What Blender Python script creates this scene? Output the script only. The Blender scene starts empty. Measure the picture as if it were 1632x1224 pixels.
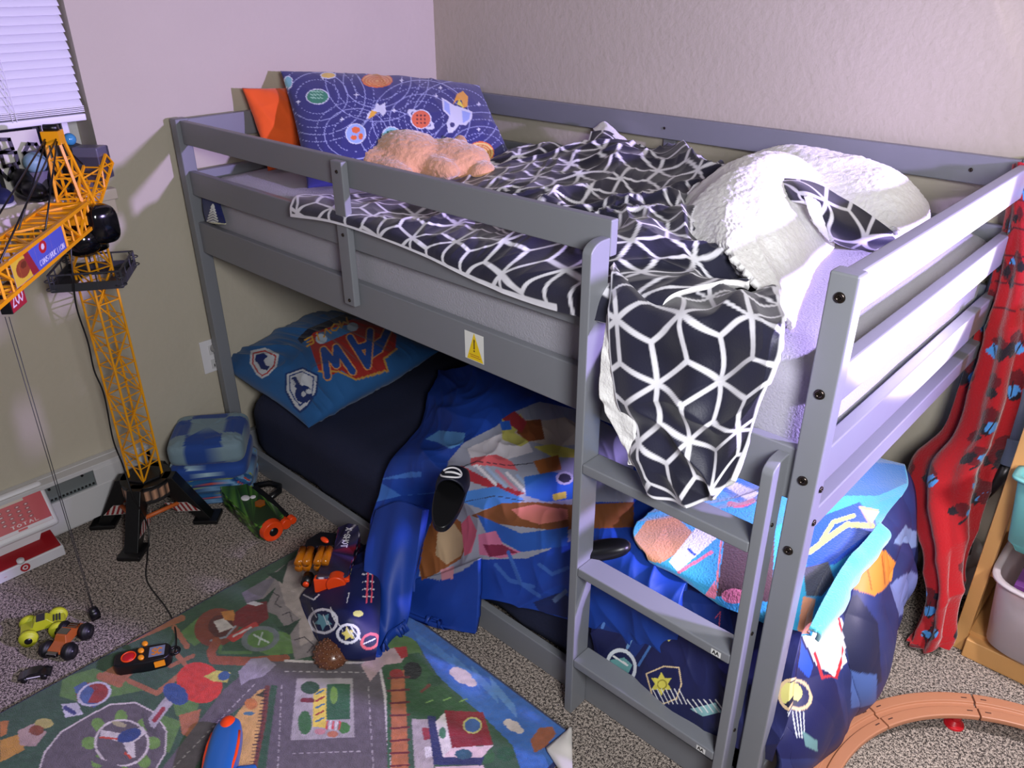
import bpy, bmesh, math, random
import numpy as np
from mathutils import Vector, Matrix

# ------------------------------------------------------------------ camera, world, lights
SC = bpy.context.scene
COL = SC.collection
CR = np.array([[0.732684304600628, 0.6805652508543062, -0.0021561821605514536],
               [0.31055221660710225, -0.33715070494576244, -0.8887557161081954],
               [-0.6055832152167939, 0.6505077566671983, -0.4583760769973708]])
CP = np.array([2.3548, -1.0788, 1.5291]); CF = 1268.96
cam = bpy.data.cameras.new('camera'); camo = bpy.data.objects.new('camera', cam); COL.objects.link(camo)
cam.sensor_width = 36; cam.lens = 36 * CF / 1632; cam.clip_start = .02
M = Matrix.Identity(4)
for i in range(3):
    M[i][0] = CR[0][i]; M[i][1] = -CR[1][i]; M[i][2] = -CR[2][i]; M[i][3] = CP[i]
camo.matrix_world = M; SC.camera = camo
SC.view_settings.view_transform = 'Standard'; SC.view_settings.look = 'None'
SC.view_settings.exposure = 0.0; SC.view_settings.gamma = 1.0; SC.view_settings.use_curve_mapping = False
wd = bpy.data.worlds.new('world'); SC.world = wd; wd.use_nodes = True
wd.node_tree.nodes['Background'].inputs[0].default_value = (1.0, .96, .93, 1)
wd.node_tree.nodes['Background'].inputs[1].default_value = .075

def light(name, kind, loc, power, color, radius=.05, target=None, spot=None, blend=.3, size=None):
    l = bpy.data.lights.new(name, kind); l.energy = power; l.color = color
    if kind == 'AREA':
        l.shape = 'DISK'; l.size = size
    else:
        l.shadow_soft_size = radius
    if spot: l.spot_size = math.radians(spot); l.spot_blend = blend
    o = bpy.data.objects.new(name, l); COL.objects.link(o); o.location = loc
    if target is not None:
        o.rotation_euler = (Vector(target) - Vector(loc)).to_track_quat('-Z', 'Y').to_euler()
    return o
# violet night lamp high at the right, warm reading lamp low by the shelf, added soft fill from the camera side
light('violet_lamp', 'SPOT', (3.25, .50, 1.465), 275, (.78, .60, 1.36), .04, (0, -.35, 1.28), 86, .6)
light('warm_lamp_up', 'SPOT', (2.30, .73, .62), 190, (1.0, .90, .76), .02, (1.95, .43, 1.51), 80, .35)
light('warm_lamp_down', 'SPOT', (2.62, .42, 1.05), 42, (1.0, .93, .98), .04, (2.16, .36, .05), 84, .5)
light('wall_lamp', 'POINT', (2.30, .84, 1.60), 2.6, (1.0, .86, .82), .05)
light('soft_fill_light', 'AREA', (2.75, -.95, 1.65), 36, (.97, .98, 1.0), size=.5, target=(1.6, .2, .6))  # unseen soft source, added to brighten the bed fronts towards the foot

# ------------------------------------------------------------------ helpers
def at(u, v, ax, val):
    d = CR.T @ np.array([(u - 816) / CF, (v - 612) / CF, 1.]); i = 'xyz'.index(ax)
    return CP + (val - CP[i]) / d[i] * d
def V3(p): return Vector((float(p[0]), float(p[1]), float(p[2])))
def proj(Pn):
    q = (Pn - CP) @ CR.T
    return 816 + CF * q[:, 0] / q[:, 2], 612 + CF * q[:, 1] / q[:, 2]
def lin(c, g=1.0):
    c = np.array(c[:3], float) / 255.
    return np.clip(np.where(c <= .04045, c / 12.92, ((c + .055) / 1.055) ** 2.4) * g, 0, .92)
def h2(ix, iy, s=0):
    ix = ix.astype(np.int64); iy = iy.astype(np.int64)
    h = (ix * 374761393 + iy * 668265263 + s * 1442695040) & 0xFFFFFFFF
    h = ((h ^ (h >> 13)) * 1274126177) & 0xFFFFFFFF
    return ((h ^ (h >> 16)) & 0xFFFF) / 65535.
def vn(x, y, s=0):
    x = np.asarray(x, float); y = np.asarray(y, float)
    ix = np.floor(x); iy = np.floor(y); fx = x - ix; fy = y - iy
    fx = fx * fx * (3 - 2 * fx); fy = fy * fy * (3 - 2 * fy)
    a = h2(ix, iy, s); b = h2(ix + 1, iy, s); c = h2(ix, iy + 1, s); d = h2(ix + 1, iy + 1, s)
    return (a + (b - a) * fx) * (1 - fy) + (c + (d - c) * fx) * fy
def fbm(x, y, s=0, o=3):
    r = 0; a = .5
    for k in range(o):
        r = r + a * vn(x * 2 ** k, y * 2 ** k, s + k); a *= .5
    return r
def ridge(x, y, s=0):
    return 1 - np.abs(2 * vn(x, y, s) - 1)
def folds(U, Vv, s=0, f=9., warp=.6, aniso=.35, ang=0.):
    c, sn = math.cos(ang), math.sin(ang)
    a = U * c + Vv * sn; b = -U * sn + Vv * c
    w = vn(a * 5 + 3, b * 5, s + 9) * warp
    r1 = ridge(a * f + w * 3, b * f * aniso + w * 2, s) ** 1.6
    r2 = ridge(a * f * 2.1 + w * 2, b * f * .9, s + 3) ** 2
    return r1 * .75 + r2 * .25 - .5

def mat(name, rgb, rough=.6, metal=0., bump=0., bscale=80., var=0., spec=.5, sheen=0., coat=0., trans=0., emit=None, alpha=1.0):
    m = bpy.data.materials.new(name); m.use_nodes = True
    nt = m.node_tree; N = nt.nodes; L = nt.links; b = N['Principled BSDF']
    b.inputs['Roughness'].default_value = rough; b.inputs['Metallic'].default_value = metal
    b.inputs['Specular IOR Level'].default_value = spec
    b.inputs['Sheen Weight'].default_value = sheen; b.inputs['Coat Weight'].default_value = coat
    b.inputs['Transmission Weight'].default_value = trans; b.inputs['Alpha'].default_value = alpha
    tc = N.new('ShaderNodeTexCoord')
    if rgb is None:
        at_ = N.new('ShaderNodeAttribute'); at_.attribute_name = 'paint'
        src = at_.outputs['Color']
    else:
        c = lin(rgb) if max(rgb) > 1.01 else np.array(rgb)
        r_ = N.new('ShaderNodeRGB'); r_.outputs[0].default_value = (*c, 1); src = r_.outputs[0]
    if var or rgb is not None:
        n = N.new('ShaderNodeTexNoise'); n.inputs['Scale'].default_value = 6; n.inputs['Detail'].default_value = 4
        L.new(tc.outputs['Object'], n.inputs['Vector'])
        mx = N.new('ShaderNodeHueSaturation'); mr = N.new('ShaderNodeMapRange')
        mr.inputs['To Min'].default_value = 1 - max(var, .03); mr.inputs['To Max'].default_value = 1 + max(var, .03)
        L.new(n.outputs['Fac'], mr.inputs['Value']); L.new(mr.outputs[0], mx.inputs['Value']); L.new(src, mx.inputs['Color'])
        src = mx.outputs[0]
    L.new(src, b.inputs['Base Color'])
    if bump:
        n2 = N.new('ShaderNodeTexNoise'); n2.inputs['Scale'].default_value = bscale; n2.inputs['Detail'].default_value = 3
        L.new(tc.outputs['Object'], n2.inputs['Vector'])
        bp = N.new('ShaderNodeBump'); bp.inputs['Strength'].default_value = bump; bp.inputs['Distance'].default_value = .004
        L.new(n2.outputs['Fac'], bp.inputs['Height']); L.new(bp.outputs[0], b.inputs['Normal'])
    if emit:
        b.inputs['Emission Color'].default_value = (*lin(emit[0]), 1); b.inputs['Emission Strength'].default_value = emit[1]
    return m

def link(o, parent=None, label=None, cat=None, group=None, kind=None):
    COL.objects.link(o)
    if parent is not None: o.parent = parent; o.matrix_parent_inverse = parent.matrix_world.inverted()
    if label: o['label'] = label
    if cat: o['category'] = cat
    if group: o['group'] = group
    if kind: o['kind'] = kind
    return o
def thing(name, label, cat, loc=(0, 0, 0), group=None):
    o = bpy.data.objects.new(name, None); o.empty_display_size = .02; o.location = V3(loc)
    link(o, None, label, cat, group)
    o.matrix_world = Matrix.Translation(V3(loc))
    return o
def mk(name, vs, fs, mats, parent=None, smooth=True, **kw):
    me = bpy.data.meshes.new(name); me.from_pydata([tuple(map(float, v)) for v in vs], [], [tuple(f) for f in fs])
    if not isinstance(mats, (list, tuple)): mats = [mats]
    for m in mats: me.materials.append(m)
    if smooth: me.polygons.foreach_set('use_smooth', [True] * len(me.polygons))
    me.update()
    return link(bpy.data.objects.new(name, me), parent, **kw)
def bevel(o, w=.003, seg=2):
    m = o.modifiers.new('bevel', 'BEVEL'); m.width = w; m.segments = seg; m.limit_method = 'ANGLE'; m.angle_limit = .7
    me = o.data; me.polygons.foreach_set('use_smooth', [True] * len(me.polygons))
    m2 = o.modifiers.new('wn', 'WEIGHTED_NORMAL'); return o

class MB:
    def __init__(s): s.v = []; s.f = []
    def add(s, vs, fs):
        n = len(s.v); s.v += [tuple(map(float, p)) for p in vs]; s.f += [tuple(i + n for i in f) for f in fs]; return s
    def box(s, x0, x1, y0, y1, z0, z1, Mx=None):
        vs = [(x, y, z) for z in (z0, z1) for y in (y0, y1) for x in (x0, x1)]
        if Mx is not None: vs = [Mx @ Vector(p) for p in vs]
        return s.add(vs, [(0, 2, 3, 1), (4, 5, 7, 6), (0, 1, 5, 4), (2, 6, 7, 3), (0, 4, 6, 2), (1, 3, 7, 5)])
    def hexa(s, p8):
        return s.add(p8, [(0, 3, 2, 1), (4, 5, 6, 7), (0, 1, 5, 4), (1, 2, 6, 5), (2, 3, 7, 6), (3, 0, 4, 7)])
    def bar(s, a, b, w, h=None, up=(0, 0, 1)):
        a = Vector(a); b = Vector(b); d = (b - a).normalized(); u = Vector(up)
        if abs(d.dot(u)) > .98: u = Vector((1, 0, 0))
        x = d.cross(u).normalized(); y = x.cross(d); h = h or w
        q = [x * (i * w / 2) + y * (j * h / 2) for i, j in ((-1, -1), (1, -1), (1, 1), (-1, 1))]
        return s.hexa([a + p for p in q] + [b + p for p in q])
    def cyl(s, a, b, r0, r1=None, n=20, cap=True):
        a = Vector(a); b = Vector(b); d = (b - a).normalized(); u = Vector((0, 0, 1))
        if abs(d.dot(u)) > .98: u = Vector((1, 0, 0))
        x = d.cross(u).normalized(); y = d.cross(x); r1 = r0 if r1 is None else r1
        vs = []
        for c, r in ((a, r0), (b, r1)):
            vs += [c + (x * math.cos(t) + y * math.sin(t)) * r for t in [2 * math.pi * k / n for k in range(n)]]
        fs = [(k, (k + 1) % n, n + (k + 1) % n, n + k) for k in range(n)]
        if cap: fs += [tuple(range(n - 1, -1, -1)), tuple(range(n, 2 * n))]
        return s.add(vs, fs)
    def ell(s, c, r, Mx=None, nu=24, nv=14, e=1.):
        vs = []; fs = []
        for j in range(nv + 1):
            ph = -math.pi / 2 + math.pi * j / nv
            for i in range(nu):
                th = 2 * math.pi * i / nu
                f = lambda t: math.copysign(abs(t) ** e, t)
                p = Vector((f(math.cos(ph)) * f(math.cos(th)) * r[0], f(math.cos(ph)) * f(math.sin(th)) * r[1], f(math.sin(ph)) * r[2]))
                if Mx is not None: p = Mx @ p
                vs.append(p + Vector(c))
        for j in range(nv):
            for i in range(nu):
                fs.append((j * nu + i, j * nu + (i + 1) % nu, (j + 1) * nu + (i + 1) % nu, (j + 1) * nu + i))
        return s.add(vs, fs)
    def tube(s, pts, r, n=8):
        P = [Vector(p) for p in pts]; vs = []; fs = []; pv = None
        for i, p in enumerate(P):
            d = (P[min(i + 1, len(P) - 1)] - P[max(i - 1, 0)]).normalized()
            if pv is None:
                u = Vector((0, 0, 1)) if abs(d.z) < .9 else Vector((1, 0, 0)); x = d.cross(u).normalized()
            else: x = (pv - d * pv.dot(d)).normalized()
            pv = x; y = d.cross(x)
            vs += [p + (x * math.cos(2 * math.pi * k / n) + y * math.sin(2 * math.pi * k / n)) * r for k in range(n)]
        for i in range(len(P) - 1):
            fs += [(i * n + k, i * n + (k + 1) % n, (i + 1) * n + (k + 1) % n, (i + 1) * n + k) for k in range(n)]
        fs += [tuple(range(n - 1, -1, -1)), tuple(range((len(P) - 1) * n, len(P) * n))]
        return s.add(vs, fs)
    def torus(s, c, R, r, ax=(0, 0, 1), n=28, m=10):
        a = Vector(ax).normalized(); u = Vector((1, 0, 0)) if abs(a.x) < .9 else Vector((0, 1, 0))
        x = a.cross(u).normalized(); y = a.cross(x); vs = []; fs = []
        for i in range(n):
            t = 2 * math.pi * i / n; d = x * math.cos(t) + y * math.sin(t)
            vs += [Vector(c) + d * (R + r * math.cos(2 * math.pi * k / m)) + a * (r * math.sin(2 * math.pi * k / m)) for k in range(m)]
        fs = [(i * m + k, i * m + (k + 1) % m, ((i + 1) % n) * m + (k + 1) % m, ((i + 1) % n) * m + k) for i in range(n) for k in range(m)]
        return s.add(vs, fs)
    def prism(s, poly, z0, z1, Mx=None):
        n = len(poly); vs = [Vector((x, y, z)) for z in (z0, z1) for x, y in poly]
        if Mx is not None: vs = [Mx @ p for p in vs]
        return s.add(vs, [(k, (k + 1) % n, n + (k + 1) % n, n + k) for k in range(n)] + [tuple(range(n - 1, -1, -1)), tuple(range(n, 2 * n))])
    def build(s, name, m, parent=None, smooth=False, bev=0, **kw):
        o = mk(name, s.v, s.f, m, parent, smooth, **kw)
        if bev: bevel(o, bev)
        return o
def spline(pts, n=8):
    P = [Vector(p) for p in pts]; P = [P[0] * 2 - P[1]] + P + [P[-1] * 2 - P[-2]]; out = []
    for i in range(1, len(P) - 2):
        for k in range(n):
            t = k / n
            out.append(.5 * ((2 * P[i]) + (P[i + 1] - P[i - 1]) * t + (2 * P[i - 1] - 5 * P[i] + 4 * P[i + 1] - P[i + 2]) * t * t + (3 * P[i] - P[i - 1] - 3 * P[i + 1] + P[i + 2]) * t ** 3))
    out.append(P[-2]); return out
def catm(A, n, axis):
    A = np.moveaxis(np.array(A, float), axis, 0); P = np.concatenate([[2 * A[0] - A[1]], A, [2 * A[-1] - A[-2]]])
    t = np.linspace(0, len(A) - 1, n); i = np.clip(np.floor(t).astype(int), 0, len(A) - 2); f = (t - i).reshape((-1,) + (1,) * (A.ndim - 1))
    p0, p1, p2, p3 = P[i], P[i + 1], P[i + 2], P[i + 3]
    R = .5 * (2 * p1 + (p2 - p0) * f + (2 * p0 - 5 * p1 + 4 * p2 - p3) * f * f + (3 * p1 - p0 - 3 * p2 + p3) * f ** 3)
    return np.moveaxis(R, 0, axis)
def grid_faces(nr, nc):
    i = np.arange(nr - 1)[:, None] * nc + np.arange(nc - 1)[None, :]
    return np.stack([i, i + 1, i + nc + 1, i + nc], -1).reshape(-1, 4)
def normals(G):
    du = np.gradient(G, axis=1); dv = np.gradient(G, axis=0); n = np.cross(du, dv)
    return n / (np.linalg.norm(n, axis=-1, keepdims=True) + 1e-9)
def patch(name, ctrl, res, mats, parent=None, disp=None, thick=.006, paint=None, flip=False, pp=None, off=1., extra=None, **kw):
    """cloth patch through a grid of control points; disp(U,V)->m along the normal; paint(P,U,V,G)->colours"""
    G = catm(catm(ctrl, res[0], 0), res[1], 1)
    du = np.linalg.norm(np.diff(G, axis=1), axis=-1).mean(0); dv = np.linalg.norm(np.diff(G, axis=0), axis=-1).mean(1)
    U, V = np.meshgrid(np.concatenate([[0], np.cumsum(du)]), np.concatenate([[0], np.cumsum(dv)]))
    n = normals(G) * (-1 if flip else 1)
    if disp is not None: G = G + n * disp(U, V)[..., None]
    if extra is not None: G = extra(G, U, V)
    fs = grid_faces(*res)
    if flip: fs = fs[:, ::-1]
    me = bpy.data.meshes.new(name); vv = G.reshape(-1, 3)
    me.from_pydata(vv.tolist(), [], fs.tolist())
    for m in (mats if isinstance(mats, (list, tuple)) else [mats]): me.materials.append(m)
    me.polygons.foreach_set('use_smooth', [True] * len(me.polygons))
    if paint is not None:
        X, Y = proj(vv) if pp is None else pp
        set_paint(me, paint(Painter(X, Y), U.ravel(), V.ravel()))
    me.update(); o = link(bpy.data.objects.new(name, me), parent, **kw)
    if thick:
        s = o.modifiers.new('thick', 'SOLIDIFY'); s.thickness = thick; s.offset = -off
        if isinstance(mats, (list, tuple)) and len(mats) > 1: s.material_offset = 1; s.material_offset_rim = 1
    return o
def set_paint(me, C):
    if isinstance(C, Painter): C = C.C
    a = me.color_attributes.new('paint', 'FLOAT_COLOR', 'POINT')
    d = np.ones((len(me.vertices), 4)); d[:, :3] = C; a.data.foreach_set('color', d.ravel())

FONT = {'A': [[(0, 0), (.5, 1), (1, 0)], [(.2, .38), (.8, .38)]], 'B': [[(0, 0), (0, 1), (.7, .95), (.75, .6), (0, .52), (.85, .45), (.85, .05), (0, 0)]],
 'C': [[(1, .85), (.5, 1), (0, .6), (0, .4), (.5, 0), (1, .15)]], 'D': [[(0, 0), (0, 1), (.6, .95), (1, .5), (.6, .05), (0, 0)]], 'E': [[(1, 1), (0, 1), (0, 0), (1, 0)], [(0, .5), (.8, .5)]],
 'H': [[(0, 0), (0, 1)], [(1, 0), (1, 1)], [(0, .5), (1, .5)]], 'I': [[(.5, 0), (.5, 1)]], 'L': [[(0, 1), (0, 0), (.9, 0)]], 'M': [[(0, 0), (0, 1), (.5, .4), (1, 1), (1, 0)]],
 'N': [[(0, 0), (0, 1), (1, 0), (1, 1)]], 'O': [[(.5, 0), (0, .3), (0, .7), (.5, 1), (1, .7), (1, .3), (.5, 0)]], 'P': [[(0, 0), (0, 1), (.8, 1), (1, .75), (.8, .5), (0, .5)]],
 'R': [[(0, 0), (0, 1), (.8, 1), (1, .75), (.8, .5), (0, .5)], [(.4, .5), (1, 0)]], 'S': [[(1, .85), (.5, 1), (0, .78), (.2, .55), (.8, .45), (1, .2), (.5, 0), (0, .15)]],
 'T': [[(0, 1), (1, 1)], [(.5, 1), (.5, 0)]], 'U': [[(0, 1), (0, .2), (.5, 0), (1, .2), (1, 1)]], 'V': [[(0, 1), (.5, 0), (1, 1)]], 'W': [[(0, 1), (.25, 0), (.5, .65), (.75, 0), (1, 1)]],
 'X': [[(0, 0), (1, 1)], [(0, 1), (1, 0)]], '-': [[(.2, .5), (.8, .5)]], '0': [[(.5, 0), (0, .3), (0, .7), (.5, 1), (1, .7), (1, .3), (.5, 0)]], '2': [[(0, .8), (.5, 1), (1, .75), (0, 0), (1, 0)]],
 'e': [[(0, .35), (1, .38), (.8, .65), (.4, .7), (0, .4), (.2, .05), (.6, 0), (1, .12)]], '!': [[(.5, 1), (.5, .35)], [(.5, .12), (.5, .05)]], ' ': []}
def stroke_text(t, Mx, w, h, r, depth, m, name, par, gap=.35):
    mb = MB()
    for k, ch in enumerate(t):
        for st in FONT.get(ch, []):
            q = [Vector((w * (k * (1 + gap) + a), h * b, 0)) for a, b in st]
            for p0, p1 in zip(q[:-1], q[1:]):
                d = (p1 - p0).normalized(); e_ = d * r * .4; n_ = Vector((-d.y, d.x, 0)) * r / 2
                mb.hexa([Mx @ (p + Vector((0, 0, z))) for z in (0, depth) for p in (p0 - e_ - n_, p1 + e_ - n_, p1 + e_ + n_, p0 - e_ + n_)])
    return mb.build(name, m, par)
class Painter:
    def __init__(s, X, Y): s.X = X; s.Y = Y; s.C = np.zeros((len(X), 3))
    def fill(s, c, g=1.): s.C[:] = lin(c, g); s.g = g; return s
    def put(s, m, c): s.C[m] = lin(c, s.g)
    def mask_poly(s, P):
        P = np.array(P, float); m = (s.X > P[:, 0].min()) & (s.X < P[:, 0].max()) & (s.Y > P[:, 1].min()) & (s.Y < P[:, 1].max())
        i = np.nonzero(m)[0]; x = s.X[i]; y = s.Y[i]; ins = np.zeros(len(i), bool)
        for k in range(len(P)):
            x0, y0 = P[k]; x1, y1 = P[(k + 1) % len(P)]
            if y0 == y1: continue
            ins ^= ((y0 > y) != (y1 > y)) & (x < (x1 - x0) * (y - y0) / (y1 - y0) + x0)
        out = np.zeros(len(s.X), bool); out[i[ins]] = True; return out
    def poly(s, P, c): s.put(s.mask_poly(P), c); return s
    def em(s, x, y, rx, ry, a=0):
        a = math.radians(a); dx = s.X - x; dy = s.Y - y; u = dx * math.cos(a) + dy * math.sin(a); v = -dx * math.sin(a) + dy * math.cos(a)
        return (u / rx) ** 2 + (v / ry) ** 2
    def ell(s, x, y, rx, ry, c, a=0): s.put(s.em(x, y, rx, ry, a) < 1, c); return s
    def ring(s, x, y, rx, ry, w, c, a=0, dash=0):
        e = np.sqrt(s.em(x, y, rx, ry, a)); m = np.abs(e - 1) < w / min(rx, ry)
        if dash: m &= (np.arctan2(s.Y - y, s.X - x) * max(rx, ry) / dash % 1) < .6
        s.put(m, c); return s
    def dist(s, P, closed=False):
        d = np.full(len(s.X), 1e9); P = list(P) + ([P[0]] if closed else [])
        for a, b in zip(P[:-1], P[1:]):
            ax, ay = a; bx, by = b[0] - ax, b[1] - ay; L2 = bx * bx + by * by + 1e-12
            t = np.clip(((s.X - ax) * bx + (s.Y - ay) * by) / L2, 0, 1); d = np.minimum(d, np.hypot(s.X - ax - t * bx, s.Y - ay - t * by))
        return d
    def line(s, P, w, c, closed=False): s.put(s.dist(P, closed) < w / 2, c); return s
    def text(s, t, o, ex, ey, w, c, gap=.3, outline=None):
        for k, ch in enumerate(t):
            for st in FONT.get(ch, []):
                q = [(o[0] + ex[0] * (k * (1 + gap) + a) + ey[0] * b, o[1] + ex[1] * (k * (1 + gap) + a) + ey[1] * b) for a, b in st]
                if outline: s.line(q, w + outline[1], outline[0])
        for k, ch in enumerate(t):
            for st in FONT.get(ch, []):
                q = [(o[0] + ex[0] * (k * (1 + gap) + a) + ey[0] * b, o[1] + ex[1] * (k * (1 + gap) + a) + ey[1] * b) for a, b in st]
                s.line(q, w, c)
        return s
def star(x, y, r, n=5, a0=-90, inner=.45):
    return [(x + (r if k % 2 == 0 else r * inner) * math.cos(math.radians(a0 + 180 * k / n)), y + (r if k % 2 == 0 else r * inner) * math.sin(math.radians(a0 + 180 * k / n))) for k in range(2 * n)]
def blobp(x, y, rx, ry, seed, n=18, k=.25):
    rr = random.Random(seed)
    return [(x + rx * (1 - k * rr.random()) * math.cos(2 * math.pi * i / n), y + ry * (1 - k * rr.random()) * math.sin(2 * math.pi * i / n)) for i in range(n)]
def decal(name, origin, ex, ey, m_, parent, nx, ny, painter, **kw):
    """small flat print: grid from origin along ex, ey; painter works in 0..1 coordinates (y up)"""
    o = np.array(origin, float); ex = np.array(ex, float); ey = np.array(ey, float)
    u, v = np.meshgrid(np.linspace(0, 1, nx), np.linspace(0, 1, ny))
    vv = (o + u[..., None] * ex + v[..., None] * ey).reshape(-1, 3)
    ob = mk(name, vv, grid_faces(ny, nx).tolist(), m_, parent, False, **kw)
    set_paint(ob.data, painter(Painter(u.ravel(), v.ravel()))); return ob
def pillow(name, TL, TR, BR, BL, T, mt, parent=None, res=(70, 100), paint=None, edge=.05, wr=.006, seed=1, p=2.4, **kw):
    """closed pillow from four corners, thickness T"""
    TL, TR, BR, BL = [np.array(q, float) for q in (TL, TR, BR, BL)]
    s, t = np.meshgrid(np.linspace(-1, 1, res[1]), np.linspace(-1, 1, res[0]))
    def surf(sgn):
        a = (s + 1) / 2; b = (t + 1) / 2
        pin = edge * (1 - s ** 2) * 0
        # sides curve in between the corners
        sa = s * (1 - edge * (1 - t ** 2)); tb = t * (1 - edge * (1 - s ** 2)); a = (sa + 1) / 2; b = (tb + 1) / 2
        G = (TL * ((1 - a) * (1 - b))[..., None] + TR * (a * (1 - b))[..., None] + BR * (a * b)[..., None] + BL * ((1 - a) * b)[..., None])
        n = np.cross(TR - TL, BL - TL); n = n / np.linalg.norm(n)
        h = T / 2 * ((1 - np.abs(s) ** p) * (1 - np.abs(t) ** p)) ** .55
        w = wr * folds(s * .35, t * .25, seed, 14) * np.minimum(1, h / (T / 2) * 3)
        return G + (sgn * n)[None, None] * (h + w)[..., None]
    A = surf(-1); B = surf(1); nr, nc = res
    fa = grid_faces(nr, nc); fb = grid_faces(nr, nc)[:, ::-1] + nr * nc
    vs = np.concatenate([A.reshape(-1, 3), B.reshape(-1, 3)])
    o = mk(name, vs, np.concatenate([fa, fb]).tolist(), mt, parent, True, **kw)
    if paint is not None:
        X, Y = proj(vs); set_paint(o.data, paint(Painter(X, Y), vs))
    w = o.modifiers.new('weld', 'WELD'); w.merge_threshold = .0006
    return o
# ------------------------------------------------------------------ materials
Mwall = mat('wall_paint', (190, 181, 164), .75, bump=.35, bscale=55, spec=.25)
Mgrey = mat('grey_lacquer', (124, 126, 132), .38, bump=.04, bscale=30, spec=.4)
Mwhite = mat('white_plastic', (225, 222, 226), .4)
Mblack = mat('black_plastic', (16, 16, 18), .35)
Mdark = mat('dark_grey_plastic', (52, 52, 58), .45)
Myel = mat('yellow_plastic', (238, 160, 12), .4)
Mchrome = mat('steel', (150, 150, 150), .25, 1.)
Mpaint = mat('printed_fabric', None, .8, bump=.15, bscale=400, sheen=.15, spec=.2)
Msatin = mat('printed_satin', None, .5, bump=.05, bscale=300, spec=.35)
Mdecal = mat('printed_label', None, .4)
Mtoy = mat('printed_plastic', None, .35)
Mfleece = mat('white_sherpa', (246, 244, 243), .95, bump=.45, bscale=190, sheen=.2, spec=.1)
Mpine = mat('pine_wood', (205, 152, 92), .5, bump=.1, bscale=60, var=.12)
Morange = mat('orange_plastic', (240, 72, 20), .35)
Mred = mat('red_plastic', (190, 22, 34), .35)


# ------------------------------------------------------------------ room shell
XW = -.022; YW = 1.062
def struct(name, mb, m, bev=0): return mb.build(name, m, None, False, bev, kind='structure')
# floor: speckled cut-pile carpet
Mcar = bpy.data.materials.new('speckled_carpet'); Mcar.use_nodes = True
def _carpet():
    nt = Mcar.node_tree; N = nt.nodes; L = nt.links; b = N['Principled BSDF']; b.inputs['Roughness'].default_value = .95
    b.inputs['Specular IOR Level'].default_value = .1; b.inputs['Sheen Weight'].default_value = .1
    tc = N.new('ShaderNodeTexCoord'); n1 = N.new('ShaderNodeTexNoise'); n1.inputs['Scale'].default_value = 165; n1.inputs['Detail'].default_value = 2
    n2 = N.new('ShaderNodeTexNoise'); n2.inputs['Scale'].default_value = 420; n2.inputs['Detail'].default_value = 1
    n3 = N.new('ShaderNodeTexNoise'); n3.inputs['Scale'].default_value = 5
    for n in (n1, n2, n3): L.new(tc.outputs['Object'], n.inputs['Vector'])
    ad = N.new('ShaderNodeMath'); ad.operation = 'ADD'; L.new(n1.outputs['Fac'], ad.inputs[0]); L.new(n2.outputs['Fac'], ad.inputs[1])
    a2 = N.new('ShaderNodeMath'); a2.operation = 'MULTIPLY_ADD'; a2.inputs[1].default_value = .12; L.new(n3.outputs['Fac'], a2.inputs[0]); L.new(ad.outputs[0], a2.inputs[2])
    cr = N.new('ShaderNodeValToRGB'); e = cr.color_ramp.elements; e[0].position = .455; e[0].color = (*lin((58, 50, 48)), 1); e[1].position = .555; e[1].color = (*lin((206, 190, 178)), 1)
    m_ = e.new(.5); m_.color = (*lin((150, 137, 127)), 1)
    hv = N.new('ShaderNodeMath'); hv.operation = 'MULTIPLY'; hv.inputs[1].default_value = .475; L.new(a2.outputs[0], hv.inputs[0]); L.new(hv.outputs[0], cr.inputs[0])
    L.new(cr.outputs[0], b.inputs['Base Color'])
    bp = N.new('ShaderNodeBump'); bp.inputs['Strength'].default_value = .9; bp.inputs['Distance'].default_value = .006; L.new(ad.outputs[0], bp.inputs['Height']); L.new(bp.outputs[0], b.inputs['Normal'])
_carpet()
struct('floor', MB().box(-.25, 4.2, -2.6, YW + .1, -.05, 0), Mcar)
struct('wall_back', MB().box(-.25, 4.2, YW, YW + .12, 0, 2.45), Mwall)
# left wall with the window opening y -1.35..-.205, z .995..2.15
WY0, WY1, WZ0, WZ1 = -1.35, -.205, .995, 2.15
struct('wall_left', MB().box(-.17, XW, WY1, YW, 0, 2.45).box(-.17, XW, -2.6, WY0, 0, 2.45).box(-.17, XW, WY0, WY1, 0, WZ0 - .03).box(-.17, XW, WY0, WY1, WZ1, 2.45), Mwall)
struct('trim_1', MB().box(-.17, .012, WY0 - .02, WY1 + .012, WZ0 - .03, WZ0 + .0).box(XW, XW + .014, WY0 - .02, WY1 + .01, WZ0 - .075, WZ0 - .03), mat('painted_sill', (222, 206, 200), .5), .003)
win = MB().box(-.165, -.135, WY1 - .04, WY1, WZ0, WZ1).box(-.165, -.135, WY0, WY1, WZ0, WZ0 + .02).box(-.16, -.13, -.30, -.275, WZ0, WZ1)
wo = struct('window_1', win, Mwhite)
MB().box(-.150, -.146, WY0, WY1, WZ0, WZ1).build('pane', mat('night_glass', (20, 22, 30), .05, spec=.6), wo)
MB().box(-.134, -.128, -.292, -.283, WZ0, WZ1).build('window_seal', Mblack, wo)
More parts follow.
